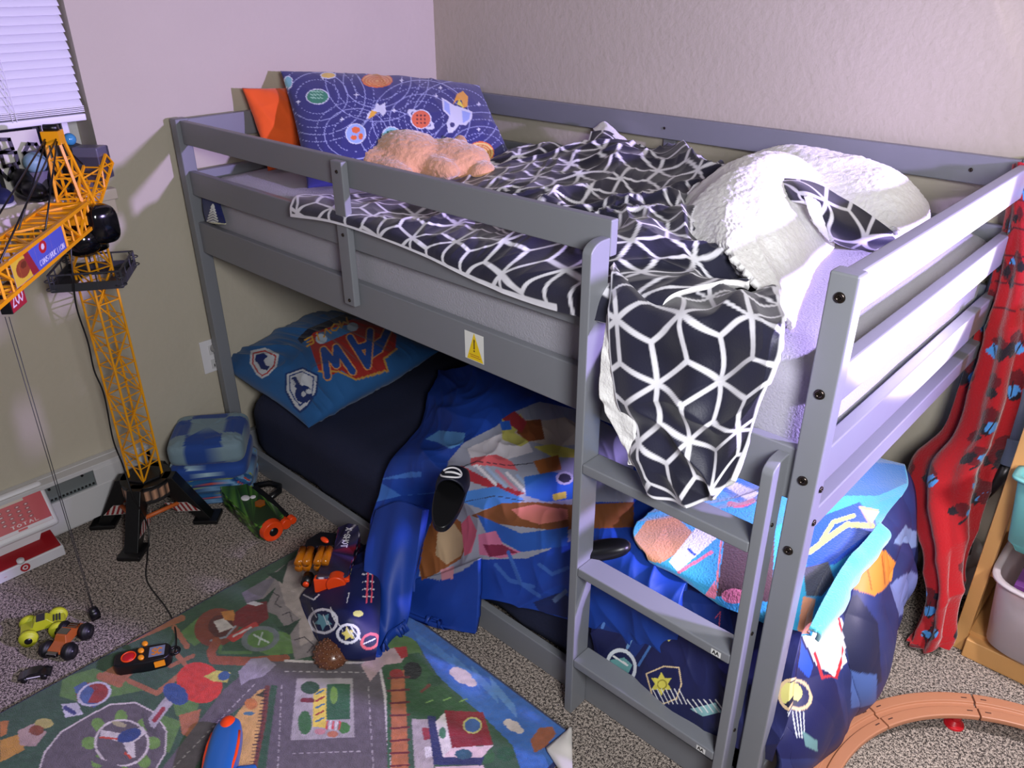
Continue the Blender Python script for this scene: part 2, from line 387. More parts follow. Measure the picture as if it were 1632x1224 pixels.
# venetian blind
bl = thing('window_blind', 'white horizontal slat blind half lowered over the window', 'window blind', (-.045, -.6, 1.19))
Msl = mat('slat_white', (232, 230, 240), .45)
for k in range(40):
    z = 1.222 + .0205 * k
    mb = MB(); yl, yr = WY0 + .01, WY1 - .008
    a = math.radians(50); prof = [(-.0125, 0), (-.006, .0012), (0, .0016), (.006, .0012), (.0125, 0)]
    vs = []
    for y in (yl, yr):
        for t in (0, -.0007):
            for p, q in prof: vs.append((-.045 + p * math.cos(a) + q * math.sin(a), y, z - p * math.sin(a) + q * math.cos(a) + t))
    fs = [(i, i + 1, i + 11, i + 10) for i in range(4)] + [(i + 5, i + 15, i + 16, i + 6) for i in range(4)] + [(0, 10, 15, 5), (4, 9, 19, 14), (0, 5, 6, 1), (1, 6, 7, 2), (2, 7, 8, 3), (3, 8, 9, 4), (10, 11, 16, 15), (11, 12, 17, 16), (12, 13, 18, 17), (13, 14, 19, 18)]
    mb.add(vs, fs).build('slat', Msl, bl)
for k in range(4): MB().box(-.058, -.032, WY0 + .01, WY1 - .008, 1.198 + .0045 * k, 1.2005 + .0045 * k).build('slat', Msl, bl)
MB().box(-.060, -.030, WY0 + .01, WY1 - .008, 1.176, 1.194).build('bottom_rail', Msl, bl, bev=.003)
for y in (-.385, -.395, -.9): MB().tube([(-.028, y, 1.19), (-.029, y + .002, 1.5), (-.03, y, 2.1)], .0009, 5).build('cord', Msl, bl)
# baseboard heater
ht = thing('baseboard_heater', 'white baseboard heater along the wall under the window', 'heater', (0, -.8, 0))
Mh = mat('heater_enamel', (205, 203, 205), .4)
MB().box(XW, XW + .022, -1.9, -.285, .0, .205).box(XW, .036, -1.9, -.285, .188, .203).box(.03, .042, -1.9, -.285, .03, .135).box(XW, .04, -.30, -.285, .0, .2).box(.03, .04, -.46, -.285, .03, .19).build('cover', Mh, ht, bev=.002)
MB().box(.0, .024, -1.9, -.30, .11, .19).build('damper', mat('heater_metal', (150, 158, 160), .35, .6), ht)
for k in range(16): MB().box(.0235, .0262, -.60 + .011 * k, -.594 + .011 * k, .136, .142).build('fin', Mblack, ht)
for y, z in ((-.63, .17), (-.585, .177), (-.49, .18)): MB().cyl((.02, y, z), (.028, y, z), .004).build('screw_hole', Mblack, ht)
# outlet with plug
ou = thing('wall_outlet', 'white double wall outlet with a grey plug beside the bed post', 'outlet', (XW, .0, .39))
MB().box(XW, XW + .006, -.035, .04, .34, .455).build('cover_plate', Mwhite, ou, bev=.002)
Msock = mat('socket_grey', (200, 198, 200), .4)
for z0 in (.403, .352): MB().box(XW + .006, XW + .009, -.008, .026, z0, z0 + .033).build('socket', Msock, ou, bev=.001)
MB().cyl((XW + .009, .012, .424), (XW + .03, .012, .424), .016, .013).build('plug', mat('plug_grey', (150, 148, 150), .5), ou)
MB().box(XW + .009, XW + .0095, -.0, .003, .358, .368).box(XW + .009, XW + .0095, .013, .016, .358, .368).box(XW + .009, XW + .0095, .006, .010, .372, .377).build('slot', Mblack, ou)

# ------------------------------------------------------------------ bunk bed
bed = thing('bunk_bed', 'low grey painted wooden bunk bed with side rails and a short ladder', 'bunk bed', (0, 0, 0))
PW = .036; L0 = 2.0; H = 1.16; YB = 1.0615
def post(x0, x1, y0, y1):
    w = MB().box(x0, x1, y0, y1, 0, H).build('post', Mgrey, bed, bev=.004); return w
pf = post(1.957, 2.0, 0, .034); post(0, PW, 0, .042); post(0, PW, YB - .042, YB); post(1.957, 2.0, YB - .036, YB)
R1 = (1.089, 1.155); R2 = (.941, 1.012); R3 = (.763, .859)
g1 = MB().box(PW, 1.5725, .0126, .033, *R1).build('guard_rail', Mgrey, bed, bev=.003)
g2 = MB().box(PW, 1.5725, .0126, .033, *R2).build('guard_rail', Mgrey, bed, bev=.003)
s3 = MB().box(PW, 1.957, .0126, .034, *R3).build('side_rail', Mgrey, bed, bev=.003)
MB().box(PW, 1.957, .034, .05, .775, .80).build('slat_ledge', Mgrey, bed)
MB().box(PW, 1.957, .0126, .034, .0, .078).build('lower_rail', Mgrey, bed, bev=.003)
for z0, z1, n in ((*R1, 'guard_rail'), (.93, 1.004, 'guard_rail'), (.763, .859, 'side_rail'), (0, .078, 'lower_rail')):
    MB().box(PW, 1.957, 1.022, 1.043, z0, z1).build(n, Mgrey, bed, bev=.003)
for z0, z1, n in ((1.089, 1.157, 'end_rail'), (.938, 1.007, 'end_rail'), (.787, .856, 'end_rail'), (.0, .095, 'lower_rail')):
    MB().box(1.966, 1.99, .034, YB - .036, z0, z1).build(n, Mgrey, bed, bev=.003)
    MB().box(.006, .03, .042, YB - .042, z0, z1).build(n, Mgrey, bed, bev=.003)
MB().box(1.960, 1.992, .034, YB - .036, .700, .742).build('end_rail', Mgrey, bed, bev=.003)
st = MB().box(.788, .8305, -.0065, .0126, .80, 1.1515).build('stile', Mgrey, bed, bev=.003)
MB().box(1.005, 1.047, 1.043, 1.060, .80, 1.14).build('stile', Mgrey, bed, bev=.003)
mb = MB()
for k in range(13): mb.box(.12 + .145 * k, .19 + .145 * k, .05, 1.02, .776, .794)
for k in range(13):
    MB().box(.12 + .145 * k, .19 + .145 * k, .05, 1.02, .776, .794).build('slat', Mgrey, bed)
def bolt(x, y, z, par, r=.0085, ax=(0, -1, 0)):
    a = Vector(ax); p = Vector((x, y, z))
    o = MB().torus(p + a * .001, r * .62, r * .38, ax, 20, 8).cyl(p, p + a * .0012, r * .62).build('bolt', mat_bolt, par, True); return o
mat_bolt = mat('dark_bolt', (70, 62, 58), .25, .9)
for (u, v) in ((1338.5, 474.2), (1306.5, 628.5), (1279.7, 766), (1256.5, 877)):
    p = at(u, v, 'y', 0); bolt(p[0], 0, p[2], pf)
for z in (.80, .735): bolt(2.0, .02, z, pf, .006, (1, 0, 0))
for z, pr in ((1.128, st), (.98, st), (.815, st)): bolt(.800 + .012, -.0065, z, st, .0045)
bolt(1.02, 1.022, 1.12, bed, .004); bolt(1.86, 1.022, 1.12, bed, .005)
ld = MB()
def stile_(x0, x1, ztop, nm='ladder_stile'):
    # rounded front top corner
    y0, y1 = -.041, .0120; r = .035; pr = [(y1, 0), (y1, ztop)] + [(y0 + r - r * math.sin(t), ztop - .022 + .022 * math.cos(t)) for t in [i * math.pi / 16 for i in range(9)]] + [(y0, 0)]
    n = len(pr); vs = [(x, p, z) for x in (x0, x1) for p, z in pr]
    return MB().add(vs, [(k, (k + 1) % n, n + (k + 1) % n, n + k) for k in range(n)] + [tuple(range(n - 1, -1, -1)), tuple(range(n, 2 * n))]).build(nm, Mgrey, bed, bev=.0025)
l1 = stile_(1.5515, 1.5725, 1.125); l2 = stile_(1.925, 1.9455, .848)
rungs = []
for zt in (.688, .432, .172):
    rungs.append(MB().box(1.5725, 1.925, -.041, .0126, zt - .022, zt).build('ladder_rung', Mgrey, bed, bev=.003))
for z in (.74, .5, .25): bolt(1.9455, -.012, z - .02, l2, .004, (1, 0, 0))
for i_, zz in ((1, .432), (2, .172)):
    decal('sticker', (1.888, -.0414, zz - .018), (.020, 0, 0), (0, 0, .013), Mdecal, rungs[i_], 40, 26,
          lambda P: P.fill((225, 225, 225)).text('AA', (.16, .2), (.26, 0), (0, .6), .12, (40, 40, 40)))
# warning sticker on the front side rail
so = [at(742, 538, 'y', .0122), at(778, 580, 'y', .0122)]
def warn(P):
    P.fill((232, 232, 226)).poly([(.5, 1.0), (.1, .02), (.96, .02)], (240, 205, 20)).line([(.50, .74), (.49, .44)], .06, (60, 20, 10)).ell(.49, .35, .035, .035, (60, 20, 10))
    return P.line([(.25, .2), (.75, .2)], .03, (190, 120, 20)).line([(.3, .13), (.8, .13)], .03, (190, 120, 20))
decal('warning_sticker', (1.199, .0122, .778), (.058, 0, 0), (0, 0, .066), Mdecal, s3, 90, 100, warn)

# mattresses
def rounded_mattress(name, x0, x1, y0, y1, z0, z1, r, m_, label, wr=.002, seed=4, **k):
    nx, ny, nz = 90, 50, 16; bm = bmesh.new(); bmesh.ops.create_cube(bm, size=1)
    bmesh.ops.subdivide_edges(bm, edges=bm.edges[:], cuts=40, use_grid_fill=True)
    c = np.array([(x0 + x1) / 2, (y0 + y1) / 2, (z0 + z1) / 2]); hs = np.array([(x1 - x0) / 2, (y1 - y0) / 2, (z1 - z0) / 2])
    for v in bm.verts:
        p = np.array(v.co) * 2 * hs; q = np.clip(p, -(hs - r), hs - r); d = p - q; n = np.linalg.norm(d)
        if n > 1e-9: p = q + d / n * min(r, n) if n > r else p
        s = float(vn(np.array([p[0] * 9.]), np.array([p[1] * 9. + p[2] * 7]), seed)[0]) - .5
        w = float(ridge(np.array([p[0] * 12.]), np.array([p[2] * 4. + p[1] * 2]), seed + 2)[0])
        nn = d / n if n > 1e-9 else np.zeros(3)
        v.co = Vector(p + c + nn * (wr * w + .004 * s))
    me = bpy.data.meshes.new(name); bm.to_mesh(me); bm.free(); me.materials.append(m_)
    me.polygons.foreach_set('use_smooth', [True] * len(me.polygons))
    return link(bpy.data.objects.new(name, me), None, label, 'mattress', **k)
Mjersey = mat('grey_jersey', (158, 156, 166), .9, bump=.5, bscale=260, var=.08, sheen=.2)
Mnavy = mat('navy_cotton', (22, 28, 56), .85, bump=.3, bscale=120)
rounded_mattress('upper_mattress', .045, 1.952, .04, 1.018, .797, .99, .05, Mjersey, 'mattress on the upper bunk in a heather grey fitted sheet')
rounded_mattress('lower_mattress', .085, 1.94, .045, 1.01, .035, .275, .07, Mnavy, 'low mattress on the floor bunk in a dark navy sheet', .012, 11)

# ------------------------------------------------------------------ upper bunk: throw, pillows, bear
def rhomb(U, V, a=.068):
    """white lines of a rhombus (tumbling block) tiling -> mask 0..1"""
    Hx = a * math.sqrt(3); Hy = a * 3
    def cell(x, y): return x - np.round(x / Hx) * Hx, y - np.round(y / Hy) * Hy
    x1, y1 = cell(U, V); x2, y2 = cell(U - Hx / 2, V - Hy / 2)
    k = x1 ** 2 + y1 ** 2 < x2 ** 2 + y2 ** 2; x = np.where(k, x1, x2); y = np.where(k, y1, y2)
    d = np.full(x.shape, 1e9)
    for t in (0, 60, 120):
        c, s_ = math.cos(math.radians(t)), math.sin(math.radians(t)); d = np.minimum(d, a * math.sqrt(3) / 2 - np.abs(x * c + y * s_))
    for t in (90, 210, 330):
        c, s_ = math.cos(math.radians(t)), math.sin(math.radians(t)); al = x * c + y * s_
        d = np.minimum(d, np.where(al > 0, np.abs(-x * s_ + y * c), np.hypot(x, y)))
    return np.clip((.0052 - d) / .0018, 0, 1)
DK, WT = lin((34, 34, 52)), lin((232, 230, 238))
def throw_paint(hem=(0, 0, 0, 0), rot=0., off=(0, 0)):
    def f(P, U, V):
        c, s_ = math.cos(rot), math.sin(rot)
        wu = U + .012 * vn(U * 9, V * 9, 3); wv = V + .012 * vn(U * 9, V * 9, 5)
        m = rhomb(wu * c - wv * s_ + off[0], wu * s_ + wv * c + off[1])
        m0 = np.zeros_like(U); um, vm = U.max(), V.max()
        for h, dd in zip(hem, (U, um - U, V, vm - V)):
            if h: m0 = np.maximum(m0, np.clip((h - dd) / .002, 0, 1) * ((U < um * .82) if h == .012 else 1))
        m = np.maximum(m, m0)[:, None]; sh = (.75 + .6 * vn(U * 22, V * 22, 8))[:, None]
        return DK * sh * (1 - m) + WT * m
    return f
Mthrow = mat('velour_print', None, .5, bump=.1, bscale=300, sheen=.15, spec=.35)
tb = thing('throw_blanket', 'dark throw blanket with white geometric lines and white sherpa back heaped on the upper bunk', 'blanket', (1.4, .4, 1.0))
A = [  # rows from the back to the rail, columns from head to foot
 [(.60, .83, .995), (.70, .87, 1.03), (.90, .93, 1.05), (1.12, .95, 1.07), (1.30, .90, 1.075), (1.46, .80, 1.06), (1.56, .62, 1.03)],
 [(.58, .72, 1.00), (.70, .76, 1.055), (.90, .80, 1.07), (1.10, .82, 1.09), (1.30, .76, 1.09), (1.46, .66, 1.06), (1.60, .52, 1.03)],
 [(.62, .52, .998), (.76, .58, 1.03), (.93, .60, 1.05), (1.12, .60, 1.055), (1.28, .58, 1.06), (1.46, .50, 1.06), (1.64, .40, 1.03)],
 [(.66, .32, .998), (.80, .36, 1.01), (.96, .38, 1.03), (1.14, .40, 1.045), (1.30, .38, 1.06), (1.48, .34, 1.075), (1.68, .30, 1.04)],
 [(.60, .14, 1.00), (.78, .16, 1.015), (.96, .18, 1.02), (1.14, .20, 1.03), (1.32, .20, 1.045), (1.52, .18, 1.07), (1.76, .18, 1.05)],
 [(.57, .045, 1.020), (.78, .06, 1.025), (.96, .06, 1.028), (1.14, .06, 1.03), (1.30, .07, 1.04), (1.50, .09, 1.06), (1.74, .10, 1.055)],
 [(.60, -.002, 1.012), (.78, .002, 1.022), (.96, .003, 1.020), (1.12, .003, 1.012), (1.27, .004, 1.004), (1.45, .006, 1.010), (1.70, .010, 1.045)],
 [(.602, -.008, .985), (.78, -.008, 1.002), (.96, -.006, 1.0), (1.12, -.006, .99), (1.27, -.005, .972), (1.45, -.004, .966), (1.72, -.040, 1.0)]]
def dispA(U, V):
    w = folds(U, V, 2, 6.5, .7, .45, .7) * .055 + folds(U, V, 6, 15, .5, .5, -.4) * .020
    e = np.clip((V.max() - V) / .18, .06, 1); return w * e * (.3 + .7 * np.clip((U - .1) / .3, 0, 1)) + .006
patch('patterned_top', A, (300, 440), [Mthrow, Mfleece], tb, dispA, .010, throw_paint((.01, 0, 0, .012), .3), flip=True)
def keepz(G, U, V): G[..., 2] = np.maximum(G[..., 2], np.where((G[..., 1] > .05), 1.0, -9)); return G
Bp = [[(at(u, v, 'z', 1.0)) for u, v in ((985, 372), (1035, 365), (1090, 385), (1150, 425), (1215, 440))],
      [(at(u, v, 'z', 1.035)) for u, v in ((978, 425), (1040, 420), (1105, 432), (1170, 450), (1232, 470))],
      [(at(u, v, 'y', -.02)) for u, v in ((974, 485), (1040, 490), (1110, 495), (1180, 500), (1250, 520))],
      [(at(u, v, 'y', -.05)) for u, v in ((972, 560), (1040, 570), (1110, 575), (1178, 580), (1246, 575))],
      [(at(u, v, 'y', -.06)) for u, v in ((984, 640), (1040, 650), (1100, 655), (1158, 660), (1212, 650))],
      [(at(u, v, 'y', -.062)) for u, v in ((1008, 720), (1050, 730), (1100, 734), (1146, 728), (1186, 712))],
      [(at(u, v, 'y', -.058)) for u, v in ((1040, 782), (1072, 797), (1110, 802), (1140, 792), (1166, 762))]]
def dispB(U, V):
    w = np.clip(V / .16, .25, 1) *( .011 * np.sin(U * 62 + 2.2 * np.sin(V * 7) + .8) * (.4 + .6 * np.clip((.5 - V) / .3, 0, 1)) + .040 * folds(U, V, 21, 6.5, .9, .35, 1.25) + .012 * folds(U, V, 23, 14, .6, .4, 1.7) * np.clip((.45 - V) / .25, .15, 1))
    return w
patch('hanging_end', Bp, (260, 200), [Mthrow, Mfleece], tb, dispB, .009, throw_paint((.004, .006, 0, .007), 1.15, (.02, .03)), flip=True)
Fl = [[at(u, v, 'y', .0) for u, v in ((973, 478), (976, 480), (982, 484))], [at(u, v, 'y', -.045) for u, v in ((962, 545), (975, 548), (996, 560))],
      [at(u, v, 'y', -.055) for u, v in ((956, 610), (980, 612), (1004, 620))], [at(u, v, 'y', -.058) for u, v in ((964, 650), (988, 660), (1012, 670))],
      [at(u, v, 'y', -.058) for u, v in ((990, 700), (1000, 705), (1012, 712))], [at(u, v, 'y', -.058) for u, v in ((1008, 738), (1011, 742), (1016, 745))]]
patch('sherpa_flap', Fl, (90, 40), Mfleece, tb, lambda U, V: .006 * vn(U * 60, V * 60, 2), .012, flip=True)
# white sherpa side folded over, towards the foot
D = [[(1.33, .93, 1.03), (1.45, .93, 1.07), (1.56, .90, 1.07), (1.62, .80, 1.03), (1.66, .74, .995)],
     [(1.30, .80, 1.02), (1.44, .80, 1.125), (1.55, .78, 1.13), (1.66, .70, 1.07), (1.72, .64, .996)],
     [(1.31, .66, 1.01), (1.45, .66, 1.13), (1.57, .62, 1.14), (1.68, .55, 1.08), (1.75, .50, .996)],
     [(1.36, .50, 1.01), (1.50, .50, 1.12), (1.60, .46, 1.13), (1.70, .40, 1.08), (1.79, .36, .996)],
     [(1.43, .37, 1.02), (1.57, .35, 1.10), (1.66, .31, 1.10), (1.74, .27, 1.06), (1.83, .24, .996)],
     [(1.52, .24, 1.03), (1.66, .22, 1.08), (1.72, .18, 1.08), (1.80, .15, 1.04), (1.86, .14, .996)]]
patch('sherpa_fold', D, (150, 120), Mfleece, tb, lambda U, V: .022 * folds(U, V, 31, 3.5, .6, .6, .5) + .0035 * vn(U * 150, V * 150, 3), .012, flip=True)
E1 = [[(1.30, .985, 1.05), (1.45, .995, 1.10), (1.60, .995, 1.10), (1.72, .98, 1.09), (1.80, .95, 1.05), (1.83, .92, .996)],
      [(1.30, .94, 1.07), (1.45, .94, 1.13), (1.60, .92, 1.13), (1.73, .89, 1.125), (1.82, .84, 1.07), (1.86, .80, .996)],
      [(1.32, .88, 1.06), (1.46, .86, 1.10), (1.60, .82, 1.11), (1.73, .78, 1.11), (1.82, .73, 1.06), (1.855, .70, .996)],
      [(1.34, .84, 1.03), (1.48, .80, 1.05), (1.60, .76, 1.05), (1.71, .70, 1.04), (1.78, .67, 1.02), (1.81, .665, .996)]]
patch('sherpa_fold', E1, (100, 130), Mfleece, tb, lambda U, V: .018 * folds(U, V, 41, 3.5, .6, .6, 1.1) + .0035 * vn(U * 150, V * 150, 6), .012, flip=True)
Sx = [[at(u, v, 'z', z) for u, v, z in ((1215, 290, 1.10), (1262, 292, 1.12), (1300, 300, 1.115), (1345, 325, 1.09), (1390, 352, 1.06), (1422, 376, 1.03))],
      [at(u, v, 'z', z) for u, v, z in ((1232, 303, 1.10), (1272, 308, 1.115), (1305, 330, 1.10), (1340, 362, 1.06), (1385, 380, 1.03), (1424, 384, 1.02))],
      [at(u, v, 'z', z) for u, v, z in ((1245, 318, 1.09), (1285, 328, 1.10), (1306, 352, 1.07), (1336, 380, 1.02), (1375, 391, 1.0), (1420, 394, 1.0))]]
patch('folded_edge', Sx, (60, 180), [Mthrow, Mfleece], tb, lambda U, V: .004 * vn(U * 20, V * 20, 3) + .01, .010, throw_paint((0, .006, 0, .006), .9), flip=True)
# raised back hem: sherpa border and a patterned hump
Gb = [[at(u, v, 'y', .99) for u, v in ((945, 205), (965, 196), (1000, 225), (1060, 255), (1130, 268), (1215, 284))],
      [at(u, v, 'y', .96) for u, v in ((950, 212), (975, 210), (1010, 238), (1065, 262), (1130, 277), (1220, 292))],
      [at(u, v, 'y', .92) for u, v in ((952, 222), (985, 228), (1015, 250), (1068, 272), (1130, 287), (1225, 300))]]
patch('sherpa_border', Gb, (30, 150), Mfleece, tb, lambda U, V: .006 * vn(U * 50, V * 50, 6), .012, flip=True)
Gh = [[at(u, v, 'y', .95) for u, v in ((942, 210), (968, 210), (1005, 234), (1050, 258))],
      [at(u, v, 'y', .91) for u, v in ((936, 235), (965, 222), (1000, 245), (1050, 268))],
      [at(u, v, 'y', .86) for u, v in ((934, 262), (965, 258), (1000, 270), (1050, 286))],
      [at(u, v, 'y', .80) for u, v in ((930, 280), (965, 285), (1000, 292), (1050, 305))]]
patch('patterned_hump', Gh, (90, 120), [Mthrow, Mfleece], tb, lambda U, V: .012 * folds(U, V, 3, 14, .5, .4, 1.2), .010, throw_paint((.008, 0, 0, 0), .2), flip=True)

def space(P, vs):
    P.fill((52, 54, 112), 1.25); g = 1.25
    W_ = (205, 210, 240)
    for (x, y, n, s0) in ((506, 154, 5, 20), (601, 128, 4, 26), (567, 213, 3, 22), (671, 190, 4, 22), (766, 243, 5, 24), (624, 217, 2, 22), (727, 184, 3, 40)):
        for k in range(1, n + 1): P.ring(x, y, s0 + 14 * k, (s0 + 14 * k) * .8, .55, (150, 158, 200), dash=6 if k % 2 else 0)
    for x, y in ((475, 162), (515, 124), (568, 151), (640, 128), (628, 176), (695, 153), (763, 166), (763, 206), (734, 236), (802, 249), (702, 140), (590, 250), (545, 190), (800, 215), (660, 250)):
        P.poly(star(x, y, 4, 4, 0, .4), W_)
    def pl(x, y, rx, ry, c, rim=W_, a=0): P.ell(x, y, rx + 1.6, ry + 1.6, rim, a); P.ell(x, y, rx, ry, c, a)
    pl(506, 154, 17, 11, (60, 130, 100)); [P.line([(500 + i * 5, 150 + j * 5), (504 + i * 5, 152 + j * 5)], 1.6, (150, 200, 170)) for i in (-1, 0, 1, 2) for j in (-1, 0, 1)]
    pl(601, 128, 23, 10, (220, 170, 100), (215, 110, 50)); [P.ring(601, 129, r, r * .42, .8, (200, 120, 60)) for r in (5, 10, 15, 20)]
    pl(523, 120, 11, 4, (220, 190, 90)); pl(459, 131, 6, 9, (120, 180, 190))
    pl(567, 213, 15, 15, (150, 175, 225)); P.poly(blobp(567, 207, 8, 6, 3), (225, 110, 60)).poly(blobp(564, 219, 6, 4, 5), (225, 110, 60)).poly(blobp(575, 217, 4, 6, 7), (225, 110, 60))
    pl(624, 217, 14, 14, (140, 190, 205)); [P.ell(624 + i * 6, 217 + j * 6, 2, 3, (60, 120, 110)) for i in (-1, 0, 1) for j in (-1, 0, 1)]
    P.ring(671, 190, 22, 8, 1.2, W_, 35); pl(671, 190, 15, 14, (215, 105, 70)); [P.ell(671 + i * 6, 190 + j * 6, 1.6, 1.6, (90, 40, 50)) for i in (-1, 0, 1) for j in (-1, 0, 1)]
    pl(698, 231, 11, 9, (225, 200, 90)); pl(766, 243, 20, 16, (225, 190, 120), (220, 110, 55)); [P.ring(766, 244, r, r * .8, 1, (190, 120, 70)) for r in (4, 8, 12, 16)]
    P.poly([(592, 184), (584, 190), (586, 181), (592, 176), (598, 172), (600, 164), (606, 168), (614, 163), (614, 170), (616, 177), (610, 185), (604, 178)], W_)
    P.poly([(592, 176), (586, 190), (597, 184), (601, 178)], (230, 170, 60))
    P.poly([(704, 155), (712, 160), (724, 168), (738, 172), (753, 178), (752, 190), (742, 200), (732, 198), (722, 211), (714, 212), (712, 196), (716, 186), (706, 176)], W_).poly([(708, 160), (716, 166), (718, 184), (708, 174)], (150, 170, 225)).poly([(736, 176), (750, 180), (748, 190), (738, 196)], (150, 170, 225)).ell(721, 199, 4, 4, (60, 60, 110))
    P.poly([(722, 166), (728, 150), (738, 145), (746, 154), (745, 170), (738, 172), (736, 160), (728, 160)], (235, 160, 50)).poly([(728, 166), (732, 158), (740, 172)], (240, 210, 80))
    return P
pillow('space_pillow', at(447, 113, 'x', .045), at(764, 136, 'x', .20), at(824, 268, 'z', .996), at(490, 300, 'z', 1.0), .15, Mpaint, None, (150, 260), space, .03, .006, 5, 2.6,
       label='large navy quilted pillow printed with planets and rockets', cat='pillow')
pillow('orange_pillow', (.035, .225, 1.225), (.045, .62, 1.20), (.20, .62, 1.0), (.16, .20, 1.0), .10, mat('orange_cotton', (240, 92, 22), .85, sheen=.2), None, (50, 70), None, .05, .012, 9,
       label='bright orange pillow tucked behind the navy planet pillow', cat='pillow')
# corner of a navy pillowcase poking out between mattress and rail
def leafp(P, U, V):
    P.fill((24, 32, 84), 1.3); 
    for k in range(7): P.line([(339 - 2 - k * 1.3, 330 + k * 4.4), (339.5, 326 + k * 4.4), (341 + k * 1.2, 330 + k * 4.4)], 2.6, (200, 205, 200))
    return P.line([(325, 354), (358, 357)], 2, (190, 190, 160))
patch('navy_cloth_corner', [[at(u, v, 'y', y) for u, v, y in ((322, 316, .028), (336, 318, .026), (349, 322, .028))], [at(u, v, 'y', y) for u, v, y in ((324, 336, .02), (340, 338, .010), (355, 342, .02))],
      [at(u, v, 'y', y) for u, v, y in ((328, 353, .024), (342, 357, .016), (359, 358, .022))]], (60, 60), Mpaint, None, None, .004, leafp, True,
      label='navy cloth corner with a white leaf print at the head of the rail', cat='pillowcase')
# plush bear lying face down
bt = (at(590, 262, 'z', 1.03), at(650, 250, 'z', 1.05), at(700, 250, 'z', 1.05), at(745, 262, 'z', 1.04), at(770, 280, 'z', 1.02))
mb = MB(); mb.ell(bt[1], (.13, .10, .075)).ell(bt[0] * .7 + bt[1] * .3 - np.array([0, .02, .005]), (.10, .075, .055)).ell(bt[2] * .6 + bt[3] * .4, (.10, .075, .06)).ell(bt[3], (.06, .075, .055)).ell(bt[4], (.042, .045, .04))
mb.ell(bt[2] + np.array([.03, .06, .03]), (.03, .012, .03)).ell(bt[2] + np.array([.06, -.07, -.01]), (.09, .04, .035)).ell(bt[1] + np.array([.02, -.10, -.02]), (.11, .045, .035))
Mbear = mat('tan_plush', (214, 160, 118), .95, bump=1., bscale=110, sheen=.6, var=.12)
br = mb.build('plush_bear', Mbear, None, True, label='light tan plush bear lying on the planet pillow behind the rail', cat='stuffed toy')
rm = br.modifiers.new('remesh', 'REMESH'); rm.mode = 'VOXEL'; rm.voxel_size = .006; rm.use_smooth_shade = True
sm = br.modifiers.new('sm', 'SMOOTH'); sm.iterations = 6
tx = bpy.data.textures.new('fur', 'CLOUDS'); tx.noise_scale = .012
dm = br.modifiers.new('fur', 'DISPLACE'); dm.texture = tx; dm.strength = .010
MB().ell(bt[4] + np.array([.038, -.012, -.006]), (.010, .012, .009)).build('nose', mat('brown_nose', (70, 48, 44), .5), br, True)

# ------------------------------------------------------------------ lower bunk
def movie(P, vs):
    P.fill((44, 100, 160), .75)
    n = fbm(P.X / 60., P.Y / 40., 3); P.C *= (.75 + .6 * n)[:, None]
    sh = lambda x, y, w, h, a: [(x + (u * math.cos(a) - v * math.sin(a)), y + (u * math.sin(a) + v * math.cos(a))) for u, v in ((-w, -h * .7), (0, -h), (w, -h * .7), (w * .95, h * .1), (w * .4, h * .75), (0, h), (-w * .4, h * .75), (-w * .95, h * .1))]
    P.poly(sh(420, 579, 23, 25, .12), (215, 218, 225)).line(sh(420, 579, 18, 20, .12), 2.4, (190, 60, 60), True)
    P.poly([(408, 566), (420, 562), (427, 568), (420, 574), (424, 582), (430, 584), (426, 590), (416, 588), (412, 580), (406, 574)], (25, 45, 110))
    P.poly(sh(480, 622, 27, 37, .05), (30, 60, 120)).poly(sh(480, 621, 24, 33, .05), (215, 218, 225)).line(sh(480, 619, 19, 27, .05), 2, (30, 60, 130), True)
    P.line([(469, 605), (476, 617)], 9, (30, 50, 110)).line([(466, 606), (470, 612)], 3, (200, 205, 215)).ring(484, 628, 9, 9, 5, (30, 50, 110)).ell(492, 624, 5, 4, (215, 218, 225))
    # big lettering, upside down towards the head
    P.poly([(492, 545), (500, 525), (560, 508), (600, 512), (632, 534), (630, 556), (612, 570), (618, 590), (568, 606), (545, 590), (520, 602), (508, 590)], (170, 45, 40))
    P.line([(508, 592), (540, 592), (568, 605), (618, 590), (612, 572), (632, 556)], 3, (200, 150, 70))
    for t, o, ex, ey in (('W', (562, 592), (-46, 4), (-8, -44)), ('A', (600, 584), (-38, 10), (-14, -48)), ('P', (622, 560), (-30, -2), (-8, -44))):
        pass
    P.text('P', (618, 527), (-18, 12), (-14, 30), 11, (35, 75, 150), outline=((215, 150, 90), 4))
    P.text('A', (590, 528), (-32, 10), (12, 50), 10, (35, 75, 150), outline=((215, 150, 90), 4))
    P.text('W', (546, 552), (-40, 8), (16, 40), 10, (35, 75, 150), outline=((215, 150, 90), 4))
    P.poly([(503, 533), (540, 520), (566, 516), (562, 528), (515, 548)], (70, 130, 190)).ell(512, 540, 9, 8, (190, 205, 220)).ell(562, 521, 9, 7, (190, 205, 220))
    P.poly([(474, 540), (490, 524), (550, 500), (575, 504), (500, 530), (480, 548)], (28, 30, 50))
    P.text('MOVIE', (552, 506), (-11, 6), (3, 10), 2.6, (225, 165, 60), gap=.25)
    return P
pillow('printed_pillow', at(346, 580, 'z', .34), at(525, 494, 'z', .40), at(700, 560, 'z', .36), at(492, 682, 'z', .29), .20, Mpaint, None, (170, 210), movie, .06, .016, 15, 2.4,
       label='blue printed pillow with badges and lettering on the lower bunk', cat='pillow')
